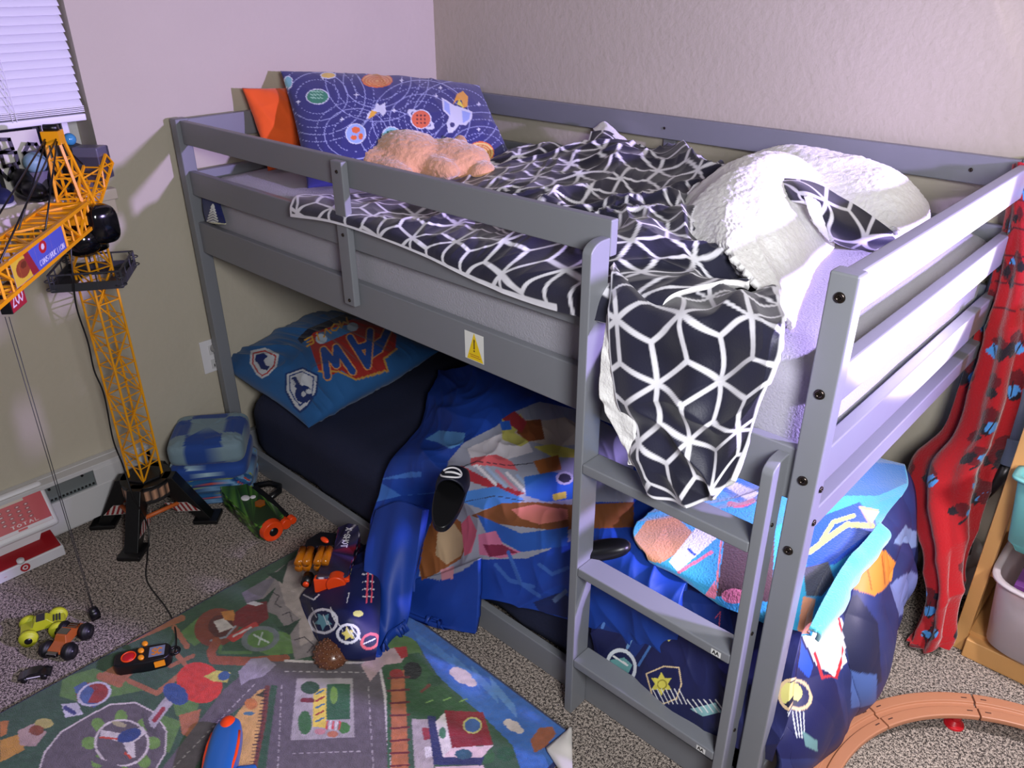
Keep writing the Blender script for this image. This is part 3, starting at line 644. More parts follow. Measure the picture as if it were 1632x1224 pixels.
patch('small_patterned_pillow', [[at(u, v, 'y', .85) for u, v in ((690, 556), (730, 560), (790, 590))], [at(u, v, 'y', .82) for u, v in ((700, 580), (735, 590), (775, 608))], [at(u, v, 'y', .78) for u, v in ((712, 590), (740, 602), (770, 612))]], (40, 60), Mpaint, None, None, .06,
      lambda P, U, V: [P.fill((190, 190, 190))] and [P.ell(x, y, 2.5, 2.5, (20, 20, 25)) for x, y in ((712, 578), (722, 574), (732, 586), (740, 580), (728, 596), (748, 592))] and P.poly([(752, 586), (780, 595), (775, 612), (752, 606)], (70, 50, 40)) and [P.line([(755, 588 + 5 * k), (775, 596 + 5 * k)], 1.2, (200, 200, 200)) for k in range(4)] and P, True,
      label='small black and white patterned pillow behind the navy sheet', cat='pillow')

# duvet: royal blue with a bright print, trailing over the low rail
def duvet_paint(P, U, V):
    P.fill((30, 66, 158), .95); n = fbm(P.X / 25., P.Y / 40., 5)
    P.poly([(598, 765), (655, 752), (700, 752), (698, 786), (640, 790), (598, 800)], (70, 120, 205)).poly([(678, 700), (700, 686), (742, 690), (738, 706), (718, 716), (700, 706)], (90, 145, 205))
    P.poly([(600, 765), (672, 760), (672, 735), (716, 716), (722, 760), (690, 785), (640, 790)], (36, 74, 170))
    # printed panel
    P.poly([(714, 735), (740, 705), (790, 680), (815, 658), (860, 640), (930, 655), (1010, 700), (1010, 800), (930, 800), (915, 860), (840, 890), (760, 892), (745, 905), (700, 925), (668, 918), (680, 850), (700, 800), (712, 760)], (150, 152, 168))
    P.poly([(745, 715), (800, 690), (840, 700), (850, 720), (800, 735), (755, 745)], (205, 198, 205)).poly([(800, 668), (830, 660), (850, 700), (830, 712), (800, 700)], (185, 178, 95))
    P.poly([(820, 690), (835, 668), (870, 670), (900, 665), (930, 680), (930, 708), (880, 712), (840, 702)], (190, 175, 160)).poly([(828, 672), (862, 668), (868, 700), (842, 704), (824, 690)], (132, 74, 42))
    P.poly([(800, 668), (820, 655), (840, 672), (832, 690)], (150, 50, 56)).poly([(796, 672), (812, 670), (816, 684), (800, 686)], (45, 95, 190))
    P.poly([(850, 712), (880, 708), (915, 716), (930, 712), (930, 730), (880, 728)], (200, 190, 85))
    P.poly([(750, 730), (790, 724), (815, 735), (826, 750), (780, 742), (750, 742)], (205, 90, 98)).poly([(716, 752), (736, 742), (770, 760), (808, 776), (838, 786), (818, 792), (780, 778), (740, 764)], (160, 44, 56))
    for k in range(5): P.line([(760 + 16 * k, 742 + 4 * k), (790 + 16 * k, 772 + 4 * k)], 5, ((212, 206, 214), (150, 168, 200), (190, 120, 140))[k % 3])
    P.poly([(850, 735), (890, 725), (895, 748), (860, 756)], (160, 96, 50)).poly([(835, 760), (880, 752), (915, 758), (915, 795), (870, 800), (838, 790)], (50, 100, 185)).poly([(880, 788), (902, 783), (903, 794), (882, 798)], (215, 195, 80)).ell(900, 762, 12, 9, (60, 60, 72)).ring(900, 762, 12, 9, 1.6, (190, 190, 200))
    P.poly([(730, 785), (790, 775), (835, 795), (820, 806), (770, 812), (735, 800)], (70, 125, 200))
    P.poly([(750, 822), (800, 802), (850, 800), (915, 805), (1010, 800), (1010, 840), (880, 845), (800, 836)], (126, 76, 44)).poly([(815, 812), (850, 804), (905, 812), (905, 828), (860, 836), (830, 826)], (205, 120, 108))
    P.poly([(760, 820), (830, 850), (905, 840), (905, 870), (830, 880), (775, 850)], (40, 88, 175))
    P.poly([(690, 826), (705, 812), (735, 832), (742, 870), (735, 890), (700, 912), (672, 925), (668, 905), (676, 860)], (140, 84, 46)).poly([(697, 850), (722, 832), (742, 860), (735, 885), (712, 900), (694, 884)], (178, 150, 118)).poly([(735, 835), (748, 820), (760, 846), (752, 880), (740, 886)], (205, 96, 122))
    P.poly([(762, 852), (790, 846), (802, 868), (830, 880), (800, 890), (764, 884)], (196, 110, 145)).poly([(770, 868), (800, 868), (825, 881), (780, 888)], (125, 40, 70)).poly([(702, 908), (724, 902), (722, 922), (704, 924)], (205, 140, 150))
    P.line([(716, 752), (760, 735), (812, 742), (850, 738)], 1.2, (50, 48, 60)).line([(740, 800), (790, 790), (840, 800)], 1.2, (50, 48, 60))
    # darker printed blue shapes on the lower part
    for L_ in (((810, 880), (830, 930), (860, 950)), ((790, 900), (812, 925), (850, 935)), ((860, 900), (880, 915), (905, 905))): P.line(L_, 6, (60, 100, 180))
    P.poly([(850, 960), (890, 945), (905, 950), (905, 985), (860, 975)], (28, 40, 90))
    P.poly([(880, 955), (902, 938), (905, 944), (884, 962)], (90, 110, 150))
    P.C *= (.85 + .35 * n)[:, None]; return P
def dispD(U, V):
    return .030 * folds(U, V, 51, 5, .8, .35, .5) + .014 * folds(U, V, 57, 11, .6, .5, -.5) + .012
dv = thing('printed_duvet', 'royal blue duvet with a bright cartoon print slumped on the lower bunk', 'duvet', (1.2, .4, .3))
G2 = [[at(u, v, 'z', z) for u, v, z in ((706, 598, .30), (760, 590, .40), (830, 600, .42), (900, 632, .42), (960, 660, .42), (1030, 690, .42), (1110, 730, .42))],
      [at(u, v, 'z', z) for u, v, z in ((690, 640, .31), (745, 645, .42), (820, 650, .43), (890, 665, .43), (960, 700, .42), (1030, 730, .42), (1110, 780, .41))],
      [at(u, v, 'z', z) for u, v, z in ((672, 690, .30), (730, 700, .41), (800, 710, .42), (880, 720, .42), (950, 750, .41), (1020, 790, .40), (1100, 840, .39))],
      [at(u, v, 'z', z) for u, v, z in ((628, 745, .31), (700, 750, .38), (780, 765, .41), (860, 780, .41), (940, 810, .40), (1010, 840, .39), (1095, 900, .37))],
      [at(u, v, 'y', y) for u, v, y in ((606, 800, .01), (680, 800, .05), (755, 825, .06), (830, 840, .07), (920, 870, .07), (1005, 900, .07), (1090, 950, .07))],
      [at(u, v, 'y', y) for u, v, y in ((594, 850, -.04), (660, 860, .0), (735, 885, .02), (815, 895, .03), (910, 930, .045), (1000, 965, .05), (1085, 1010, .05))],
      [at(u, v, 'y', y) for u, v, y in ((592, 900, -.10), (646, 935, -.06), (720, 950, -.02), (800, 955, .005), (905, 985, .03), (1000, 1020, .04), (1080, 1060, .04))]]
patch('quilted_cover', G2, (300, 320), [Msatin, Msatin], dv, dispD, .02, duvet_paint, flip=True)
# left edge spilling to the floor and the loose corner
G3 = [[at(u, v, 'y', y) for u, v, y in ((604, 815, -.02), (640, 800, .0), (680, 812, .0))],
      [at(u, v, 'y', y) for u, v, y in ((590, 870, -.09), (632, 870, -.07), (668, 890, -.05))],
      [at(u, v, 'y', y) for u, v, y in ((586, 920, -.14), (625, 930, -.12), (655, 950, -.09))],
      [at(u, v, 'y', y) for u, v, y in ((590, 970, -.18), (622, 985, -.16), (645, 985, -.12))],
      [at(u, v, 'y', y) for u, v, y in ((592, 1010, -.23), (612, 1022, -.20), (634, 1008, -.15))],
      [at(u, v, 'y', y) for u, v, y in ((580, 1046, -.27), (598, 1048, -.25), (616, 1030, -.19))]]
def dispC(U, V): return .007 * np.sin(U * 95 + 2 * np.sin(V * 6)) * np.clip(V * 4, .2, 1) * np.clip((V.max() - V) * 6, 0, 1) + .012
def fl3(G, U, V): G[..., 2] = np.maximum(G[..., 2], .022); return G
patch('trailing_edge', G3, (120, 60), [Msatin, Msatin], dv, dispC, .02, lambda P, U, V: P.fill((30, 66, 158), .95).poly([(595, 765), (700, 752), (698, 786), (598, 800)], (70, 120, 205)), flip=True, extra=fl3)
G4 = [[at(u, v, 'y', y) for u, v, y in ((650, 925, -.05), (700, 915, -.03), (764, 890, -.01))], [at(u, v, 'y', y) for u, v, y in ((648, 950, -.07), (705, 955, -.06), (764, 945, -.03))],
      [at(u, v, 'y', y) for u, v, y in ((648, 972, -.09), (705, 990, -.07), (762, 985, -.045))], [at(u, v, 'y', y) for u, v, y in ((652, 980, -.10), (708, 1000, -.08), (758, 1009, -.05))]]
patch('loose_corner', G4, (60, 80), [Msatin, Msatin], dv, lambda U, V: .006 * folds(U, V, 7, 10, .5, .4, 1.3) + .004, .014, duvet_paint, flip=True, extra=fl3)
# dark patterned reverse of the duvet pooled on the rug
def badge(P, x, y, r, c, seed):
    rr = random.Random(seed)
    P.ring(x, y, r, r * .85, 2, (215, 215, 225)).poly(star(x, y, r * .7, 5, seed * 20, .5), c)
    for k in range(7):
        a = x - r + 2 * r * rr.random(); b = y - r + 1.2 * r * rr.random(); P.line([(a, b), (a + 7, b + r * .7)], 1.3, (220, 222, 230))
    return P
def pool(P, U, V):
    P.fill((24, 30, 72), 1.2); P.C *= (.7 + .6 * fbm(P.X / 30, P.Y / 30, 2))[:, None]
    badge(P, 515, 990, 22, (100, 150, 165), 1); badge(P, 555, 1010, 17, (215, 200, 110), 2)
    P.ring(590, 1022, 14, 11, 2, (220, 100, 110), -30).line([(580, 1026), (598, 1018)], 2, (225, 225, 230)).ell(571, 978, 8, 5, (205, 205, 120))
    for k in range(4): P.line([(578, 915 + 12 * k), (596, 915 + 12 * k)], 1.6, (225, 220, 230))
    P.line([(587, 905), (584, 960)], 3, (215, 80, 100)).line([(594, 905), (592, 960)], 2, (215, 80, 100))
    P.line([(566, 872), (560, 890), (556, 915)], 5, (190, 180, 120)).line([(484, 948), (500, 956), (508, 948)], 2, (220, 220, 230))
    P.line([(556, 945), (553, 960)], 1.5, (220, 220, 230)); return P
G5 = [[at(u, v, 'z', z) for u, v, z in ((556, 862, .03), (580, 868, .08), (604, 880, .12))], [at(u, v, 'z', z) for u, v, z in ((520, 905, .03), (565, 905, .11), (606, 915, .12))],
      [at(u, v, 'z', z) for u, v, z in ((482, 945, .03), (540, 948, .12), (606, 955, .12))], [at(u, v, 'z', z) for u, v, z in ((480, 962, .02), (542, 975, .13), (606, 985, .10))],
      [at(u, v, 'z', z) for u, v, z in ((492, 992, .02), (545, 1000, .11), (604, 1010, .08))], [at(u, v, 'z', z) for u, v, z in ((505, 1020, .015), (550, 1036, .06), (600, 1036, .05))],
      [at(u, v, 'z', z) for u, v, z in ((520, 1030, .012), (556, 1050, .012), (598, 1050, .012))]]
patch('dark_reverse', G5, (150, 110), [Msatin, Msatin], dv, lambda U, V: .03 * folds(U, V, 77, 9, .7, .4, 1.1) * np.clip(U * 20, 0, 1), .012, pool, flip=True, extra=fl3)

# navy comforter heaped at the foot of the lower bunk, over the low rails
def comf(P, U, V):
    P.fill((30, 34, 78), 1.2); P.C *= (.75 + .5 * fbm(P.X / 30, P.Y / 45, 9))[:, None]
    P.poly([(945, 890), (1160, 960), (1170, 1010), (1100, 985), (1040, 1010), (1010, 1050), (990, 1010), (945, 1000)], (30, 52, 118))
    for x0 in (960, 985, 1003, 1030): P.line([(x0, 1000), (x0 + 22, 940)], 5, (80, 118, 185))
    P.ell(978, 995, 7, 7, (140, 180, 225)).ell(1002, 1003, 7, 7, (140, 180, 225)).line([(1000, 1032), (1010, 1010), (1034, 990)], 5, (110, 150, 195)).line([(1018, 1060), (1042, 1020)], 4, (70, 112, 175))
    P.text('TO', (1036, 1026), (11, -3), (4, -14), 3, (215, 205, 110), gap=.25).line([(1066, 1020), (1076, 1010)], 4, (215, 205, 110))
    P.ring(990, 1062, 22, 26, 2.6, (215, 220, 230), -15).poly([(972, 1052), (995, 1048), (1008, 1060), (998, 1080), (985, 1072)], (110, 165, 165)).line([(978, 1046), (1000, 1060)], 3, (235, 235, 240))
    shp = [(1030, 1074), (1058, 1062), (1082, 1064), (1086, 1090), (1078, 1114), (1056, 1122), (1040, 1110)]
    P.line(shp, 2.2, (215, 190, 150), True).poly(star(1054, 1090, 19, 6, -90, .55), (220, 210, 90)).ring(1055, 1091, 7, 7, 1, (150, 140, 50))
    for k in range(7): P.line([(1040 + 7 * k, 1098), (1052 + 7 * k, 1122)], 1.4, (225, 225, 232))
    P.poly([(1100, 1130), (1140, 1120), (1150, 1135), (1120, 1142)], (130, 175, 180))
    for k in range(6): P.line([(1095 + 9 * k, 1115), (1110 + 9 * k, 1135)], 1.6, (225, 225, 232))
    P.ell(1255, 1105, 15, 17, (222, 214, 130)).ring(1262, 1108, 20, 24, 2.2, (220, 190, 150), -15).ell(1258, 1122, 5, 5, (40, 40, 60))
    for k in range(4): P.line([(1256 + 5 * k, 1135), (1262 + 3 * k, 1170)], 1.6, (215, 220, 230))
    P.poly([(1268, 1160), (1290, 1175), (1290, 1190), (1272, 1182)], (110, 150, 155)).line([(1140, 985), (1148, 975), (1146, 1000)], 1.6, (215, 90, 110)); return P
cf = thing('navy_comforter', 'navy comforter with star badges hanging over the low rail behind the ladder', 'comforter', (1.8, .2, .2))
G6 = [[at(u, v, 'z', z) for u, v, z in ((1000, 880, .40), (1060, 880, .42), (1130, 915, .42), (1200, 950, .42), (1280, 985, .41))],
      [at(u, v, 'y', y) for u, v, y in ((950, 900, .09), (1010, 930, .09), (1090, 965, .09), (1180, 1000, .09), (1275, 1035, .10))],
      [at(u, v, 'y', y) for u, v, y in ((945, 955, .055), (1005, 985, .05), (1085, 1010, .05), (1170, 1050, .05), (1262, 1095, .06))],
      [at(u, v, 'y', y) for u, v, y in ((946, 1000, .035), (1000, 1035, .03), (1075, 1060, .02), (1160, 1100, .02), (1255, 1150, .04))],
      [at(u, v, 'y', y) for u, v, y in ((950, 1038, .03), (1002, 1085, .02), (1068, 1105, .006), (1150, 1140, .006), (1240, 1185, .03))],
      [at(u, v, 'y', y) for u, v, y in ((958, 1050, .04), (1020, 1120, .02), (1068, 1132, .006), (1140, 1168, .01), (1232, 1210, .04))]]
patch('quilted_cover', G6, (240, 300), [Msatin, Msatin], cf, lambda U, V: .020 * folds(U, V, 91, 6, .8, .5, .7) + .008 * folds(U, V, 93, 14, .6, .5, -.6) + .006, .02, comf, flip=True)
# end that spills out under the foot rails
def spill(P, U, V):
    P.fill((46, 54, 108), 1.0); P.C *= (.6 + .8 * fbm(P.X / 28, P.Y / 40, 19))[:, None]
    P.poly([(1215, 1000), (1290, 1010), (1320, 1090), (1345, 1200), (1215, 1200)], (34, 36, 84))
    P.poly([(1268, 1010), (1290, 985), (1330, 985), (1345, 1010), (1340, 1050), (1318, 1075), (1290, 1060)], (236, 236, 240)).line([(1326, 985), (1334, 1030), (1322, 1075), (1300, 1080), (1288, 1040)], 4, (200, 50, 60))
    P.poly([(1330, 960), (1360, 950), (1385, 990), (1392, 1080), (1372, 1090), (1350, 1070)], (38, 40, 70)).poly([(1345, 1060), (1385, 1070), (1385, 1110), (1345, 1120)], (80, 105, 170))
    P.poly([(1352, 905), (1372, 880), (1400, 878), (1416, 895), (1410, 925), (1380, 950), (1350, 940)], (225, 140, 60)).line([(1372, 890), (1378, 940)], 1.6, (180, 95, 40)).line([(1392, 886), (1396, 930)], 1.6, (180, 95, 40))
    P.poly([(1400, 850), (1440, 830), (1465, 860), (1462, 900), (1420, 880)], (50, 56, 110)).poly([(1412, 866), (1430, 836), (1458, 850), (1466, 870)], (130, 150, 200)).poly([(1405, 935), (1440, 905), (1462, 925), (1450, 960), (1420, 980)], (120, 130, 190))
    P.poly([(1215, 1010), (1262, 1005), (1286, 1060), (1280, 1080)], (40, 80, 190))
    P.ell(1255, 1105, 15, 17, (222, 214, 130)).ring(1262, 1108, 20, 24, 2.2, (220, 190, 150), -15).ell(1258, 1122, 5, 5, (40, 40, 60))
    for k in range(4): P.line([(1256 + 5 * k, 1135), (1262 + 3 * k, 1170)], 1.6, (215, 220, 230))
    P.poly([(1268, 1160), (1290, 1175), (1290, 1190), (1272, 1182)], (110, 150, 155)); return P
G7 = [[(1.92, .98, .33), (1.94, .97, .33), (1.955, .95, .29), (1.965, .93, .22), (1.975, .92, .14), (1.975, .92, .10)],
      [(1.90, .80, .40), (1.94, .78, .39), (1.975, .76, .34), (2.0, .74, .26), (2.02, .73, .17), (2.01, .73, .10)],
      [(1.88, .60, .43), (1.95, .58, .41), (2.0, .56, .34), (2.03, .54, .25), (2.05, .53, .14), (2.035, .53, .06)],
      [(1.88, .42, .44), (1.95, .40, .41), (2.01, .38, .34), (2.055, .36, .25), (2.075, .35, .14), (2.06, .35, .04)],
      [(1.88, .26, .42), (1.94, .24, .37), (2.0, .22, .30), (2.04, .20, .23), (2.055, .19, .14), (2.04, .19, .075)],
      [(1.87, .13, .38), (1.93, .11, .32), (1.985, .10, .26), (2.02, .09, .21), (2.032, .085, .14), (2.02, .09, .095)],
      [(1.88, .07, .30), (1.93, .055, .26), (1.972, .05, .22), (2.0, .05, .18), (2.008, .05, .14), (1.998, .055, .11)]]
patch('spilling_end', G7, (300, 170), [Msatin, Msatin], cf, lambda U, V: .030 * folds(U, V, 61, 2.8, .9, .35, 1.2) + .010 * folds(U, V, 63, 8, .6, .4, .9) + .0, .018, spill, flip=False, extra=fl3)

# teal fleece lying over the comforter, inside the foot rails
def fleece(P, U, V):
    P.fill((60, 165, 210), 1.1); P.C *= (.8 + .4 * fbm(P.X / 30, P.Y / 30, 29))[:, None]
    P.poly([(1270, 720), (1440, 720), (1445, 770), (1400, 790), (1350, 790), (1290, 800)], (50, 110, 180)).poly(star(1325, 770, 30, 5, -60, .45), (225, 212, 120))
    P.poly([(1290, 830), (1370, 800), (1395, 830), (1400, 850), (1330, 900), (1285, 905)], (34, 82, 200)).line([(1290, 880), (1330, 850), (1350, 836), (1390, 838)], 9, (226, 222, 110)).line([(1310, 860), (1328, 832), (1360, 822)], 7, (226, 222, 110))
    P.poly([(1368, 806), (1400, 812), (1388, 842)], (236, 180, 130)).poly([(1374, 812), (1402, 815), (1390, 834)], (240, 238, 235))
    P.poly([(1280, 905), (1320, 895), (1330, 925), (1310, 950), (1285, 950)], (70, 70, 84)).poly([(1280, 950), (1300, 955), (1290, 1010), (1270, 1010)], (226, 150, 110))
    P.poly([(1150, 780), (1235, 730), (1235, 780), (1190, 810)], (50, 120, 190)).poly([(1165, 765), (1210, 785), (1195, 800), (1150, 772)], (215, 215, 220)).line([(1163, 803), (1180, 806), (1200, 798)], 8, (225, 110, 130))
    P.poly([(1000, 870), (1030, 830), (1075, 820), (1105, 850), (1100, 870), (1052, 898), (1000, 885)], (196, 140, 100)).poly([(1040, 870), (1060, 840), (1075, 880), (1055, 895)], (214, 150, 112))
    P.poly([(1110, 840), (1145, 855), (1080, 912), (1066, 895)], (225, 228, 232)).line([(1082, 912), (1110, 895), (1134, 880)], 5, (225, 120, 145)).line([(1097, 875), (1107, 884)], 4, (40, 80, 180)).line([(1150, 858), (1140, 950)], 3, (225, 130, 130))
    P.poly([(1154, 862), (1235, 850), (1230, 960), (1142, 950)], (84, 62, 62)).poly([(1122, 950), (1140, 925), (1140, 955)], (225, 130, 150)).ell(1170, 950, 20, 12, (225, 130, 150)).line([(1240, 700), (1240, 1020)], 10, (60, 160, 225)); return P
ft = thing('teal_fleece_blanket', 'turquoise fleece blanket with a bright print thrown over the foot of the lower bunk', 'blanket', (1.85, .4, .4))
G8 = [[at(u, v, 'z', z) for u, v, z in ((1130, 745, .46), (1200, 715, .47), (1270, 700, .47), (1350, 718, .46), (1440, 742, .42))],
      [at(u, v, 'z', z) for u, v, z in ((1080, 775, .46), (1170, 775, .48), (1260, 760, .49), (1350, 762, .48), (1446, 775, .42))],
      [at(u, v, 'z', z) for u, v, z in ((1040, 815, .45), (1130, 820, .48), (1240, 815, .50), (1330, 810, .49), (1412, 820, .45))],
      [at(u, v, 'z', z) for u, v, z in ((1010, 850, .44), (1110, 870, .47), (1220, 875, .49), (1310, 870, .48), (1385, 862, .47))],
      [at(u, v, 'z', z) for u, v, z in ((1030, 885, .44), (1110, 915, .45), (1210, 930, .47), (1290, 930, .46), (1352, 905, .46))],
      [at(u, v, 'z', z) for u, v, z in ((1070, 905, .43), (1120, 940, .43), (1200, 965, .44), (1270, 985, .43), (1325, 955, .44))],
      [at(u, v, 'z', z) for u, v, z in ((1120, 935, .42), (1150, 965, .42), (1200, 985, .42), (1262, 1012, .40), (1300, 1005, .40))]]
Mfl = mat('printed_fleece', None, .9, bump=.5, bscale=220, sheen=.5, spec=.1)
patch('fleece_sheet', G8, (200, 240), [Mfl, Mfl], ft, lambda U, V: .022 * folds(U, V, 81, 5, .8, .5, .9) + .006, .008, fleece, flip=True)
patch('rolled_hem', [[at(u, v, 'z', .505) for u, v in ((1400, 835), (1380, 860), (1345, 900), (1310, 960), (1290, 1000))], [at(u, v, 'z', .50) for u, v in ((1415, 850), (1395, 878), (1360, 915), (1332, 970), (1305, 1010))],
      [at(u, v, 'z', .46) for u, v in ((1412, 862), (1392, 890), (1360, 930), (1335, 980), (1300, 1020))]], (24, 90), mat('turquoise_fleece', (80, 196, 216), .9, bump=.5, bscale=220, sheen=.5), ft, lambda U, V: .006 * vn(U * 30, V * 12, 1), .008, flip=True)

# slide sandals
def slide(name, u, v, z, ang, tilt, label, scale=1., logo=True):
    o_ = Vector(at(u, v, 'z', z)); Mx = Matrix.Translation(o_) @ Matrix.Rotation(ang, 4, 'Z') @ Matrix.Rotation(tilt, 4, 'Y') @ Matrix.Scale(scale, 4)
    t = thing(name, label, 'sandal', o_)
    pr = []
    for i in range(40):
        a = 2 * math.pi * i / 40; x = .095 * math.cos(a); w = .036 + .006 * math.cos(a); pr.append((x, w * math.copysign(abs(math.sin(a)) ** .75, math.sin(a))))
    MB().prism(pr, 0, .018, Mx).build('sole', Mblack, t, True, .004)
    vs = []; n1, n2 = 14, 24
    for i in range(n1):
        x = .092 - .075 * i / (n1 - 1)
        for j in range(n2):
            b = math.pi * j / (n2 - 1); r = .036 * (.62 + .42 * math.sin(math.pi * min(1, .12 + i / (n1 - 1) * .6)))
            vs.append(Mx @ Vector((x, r * 1.06 * math.cos(b), .010 + (.018 + .030 * (i / (n1 - 1)) ** .6) * math.sin(b))))
    s_ = mk('strap', vs, grid_faces(n1, n2).tolist(), mat('navy_strap', (20, 22, 40), .5), t, True); so_ = s_.modifiers.new('t', 'SOLIDIFY'); so_.thickness = .004; so_.offset = 1
    if logo:
        # white oval C mark on the strap
        zs = lambda x, y: .0118 + (.018 + .030 * max(0, (.092 - x) / .075) ** .6) * math.sqrt(max(0, 1 - (y / .0415) ** 2)) + .003
        pts = [Mx @ Vector((.040 + .022 * math.cos(a), .024 * math.sin(a), zs(.040 + .022 * math.cos(a), .024 * math.sin(a)))) for a in [math.radians(k) for k in range(100, 421, 10)]]
        MB().tube(pts, .0022, 8).build('logo', Mwhite, t, True)
        MB().tube([Mx @ Vector((.040, y, zs(.040, y))) for y in (-.024, -.016, -.008, 0, .008, .014)], .0026, 8).build('logo', Mwhite, t, True)
    return t
slide('slide_sandal', 716, 800, .445, 2.17, -.18, 'black slide sandal with a white oval mark on the strap, on the duvet', 1.0)
MB().ell(at(962, 876, 'y', .035), (.060, .026, .018), Matrix.Rotation(.5, 4, 'Z') @ Matrix.Rotation(-.35, 4, 'Y'), 30, 12, .8).build('slide_sandal', Mblack, None, True, label='plain black sandal edge showing just behind the left ladder post', cat='sandal')

# ------------------------------------------------------------------ rug
def rug(P, U, V):
    P.fill((56, 86, 62), 1.15); n = vn(P.X / 9, P.Y / 6, 3)
    def lg(pts): P.poly(pts, (92, 128, 66))
    lg([(100, 1080), (150, 1065), (200, 1085), (230, 1100), (180, 1110), (130, 1120), (95, 1110)]); lg([(285, 1010), (315, 985), (345, 978), (340, 1010), (310, 1030)]); lg([(400, 1000), (470, 1010), (480, 1040), (430, 1045), (390, 1030)])
    lg([(270, 1085), (320, 1110), (310, 1150), (280, 1140)]); lg([(230, 1130), (290, 1150), (270, 1200), (240, 1190)])
    BR = (166, 104, 70)
    for q in (((195, 1025), (290, 985), 10), ((278, 1000), (298, 1030), 9), ((205, 1085), (250, 1105), 8), ((250, 1105), (300, 1065), 8), ((300, 1065), (280, 1040), 8), ((160, 1078), (190, 1090), 12), ((270, 1062), (308, 1045), 6)): P.line(q[:2], q[2], BR)
    P.poly([(160, 1075), (190, 1055), (215, 1070), (190, 1095)], BR).poly([(285, 1140), (320, 1130), (310, 1180), (290, 1170)], BR)
    # mountains, pines
    P.poly([(396, 945), (440, 910), (475, 885), (520, 880), (560, 1000), (520, 1040), (470, 1052), (462, 1010), (440, 980), (410, 970)], (140, 130, 128)).poly([(440, 912), (475, 895), (500, 940), (500, 1020), (478, 1030), (476, 985), (455, 965)], (176, 162, 154))
    P.poly([(385, 945), (420, 925), (440, 920), (420, 950), (395, 965)], (120, 112, 122))
    for a, b, c in (((425, 915), (460, 895), (450, 930)), ((400, 958), (440, 935), (425, 965)), ((440, 1000), (480, 985), (462, 1012))): P.poly([a, ((a[0] + b[0]) / 2, a[1] - 4), b, c], (34, 62, 44))
    for L_ in (((436, 945), (445, 950), (438, 962), (448, 968)), ((450, 980), (462, 975), (466, 990)), ((470, 1020), (485, 1015), (500, 1028), (490, 1040))): P.line(L_, 1.6, (60, 52, 58))
    # brown dome and slide
    P.ell(345, 1000, 36, 30, (128, 62, 44), -20).ell(352, 998, 20, 18, (90, 42, 36)).poly([(340, 990), (358, 985), (372, 1000), (350, 1008)], (205, 195, 185)).poly([(352, 975), (372, 972), (378, 990), (358, 988)], (200, 130, 60))
    P.poly([(375, 975), (395, 963), (425, 958), (428, 985), (400, 1005), (372, 995)], (118, 32, 34)).poly([(360, 1016), (408, 990), (414, 1000), (372, 1024)], (190, 60, 55)).line([(372, 1014), (400, 1000)], 3, (215, 195, 190)).line([(336, 1021), (360, 1015), (375, 998)], 3, (150, 152, 158))
    P.poly([(392, 962), (405, 958), (420, 962), (408, 966)], (205, 200, 198))
    P.line([(345, 1022), (336, 1040), (340, 1052), (400, 1054), (455, 1050)], 14, (150, 80, 52)).line([(352, 1030), (350, 1040), (400, 1040)], 5, (84, 120, 66))
    P.ring(415, 1018, 26, 17, 3, (110, 118, 118), -10).line([(405, 1012), (428, 1024)], 3, (190, 200, 190)).line([(418, 1008), (412, 1028)], 2, (190, 200, 190))
    # sky, hills, clouds at the right
    P.poly([(600, 960), (650, 975), (930, 1175), (930, 1240), (835, 1240), (817, 1188), (770, 1141), (740, 1115), (700, 1080), (680, 1050), (664, 1022), (640, 1012), (610, 1020)], (56, 104, 176))
    for k in range(5): P.put(P.mask_poly([(660 + 30 * k, 1005 + 18 * k), (700 + 30 * k, 1035 + 22 * k), (705 + 30 * k, 1050 + 24 * k), (665 + 30 * k, 1020 + 20 * k)]), (70 + 6 * k, 122 + 4 * k, 190))
    P.ell(636, 1046, 36, 34, (86, 120, 60)).poly([(600, 1050), (668, 1040), (700, 1090), (745, 1125), (750, 1150), (610, 1160)], (48, 86, 50))
    for cx, cy, s_ in ((737, 1078, 1.), (818, 1157, .75)): P.ell(cx, cy, 16 * s_, 11 * s_, (205, 190, 182), 25).ell(cx - 10 * s_, cy - 7 * s_, 11 * s_, 8 * s_, (205, 190, 182)).ell(cx + 12 * s_, cy + 9 * s_, 11 * s_, 7 * s_, (205, 190, 182), 20)
    # roads
    RD, WL = (96, 88, 92), (208, 198, 192)
    big = [(60, 1240), (72, 1200), (98, 1168), (134, 1146), (176, 1124), (216, 1121), (244, 1136), (264, 1165), (262, 1200), (238, 1240)]
    P.line(big, 5, WL).poly(big, RD)
    P.poly([(246, 1240), (357, 1099), (383, 1077), (440, 1062), (430, 1100), (410, 1108), (362, 1142), (300, 1240)], RD)
    P.poly([(396, 1054), (470, 1054), (607, 1059), (616, 1100), (624, 1240), (422, 1240), (441, 1092), (400, 1092)], RD).line([(455, 1053), (530, 1056), (606, 1055)], 4, WL).line([(606, 1066), (614, 1110), (618, 1170), (622, 1240)], 4.5, WL)
    gt = (110, 148, 70)
    for a in range(0, 360, 45): P.ell(193 + 50 * math.cos(math.radians(a)), 1184 + 40 * math.sin(math.radians(a)), 13, 10, gt, a)
    P.ell(194, 1184, 44, 38, WL).ell(194, 1184, 40, 35, RD).line([(150, 1210), (190, 1226)], 10, RD)
    P.poly([(160, 1163), (200, 1170), (224, 1158), (232, 1170), (214, 1182), (216, 1208), (206, 1206), (196, 1184), (160, 1174)], (205, 198, 190)).line([(160, 1175), (190, 1178)], 3, (196, 72, 48)).line([(200, 1200), (208, 1208)], 4, (196, 72, 48)).ell(206, 1172, 20, 10, (42, 66, 120), -20).ell(190, 1154, 12, 4, (176, 168, 130), 15)
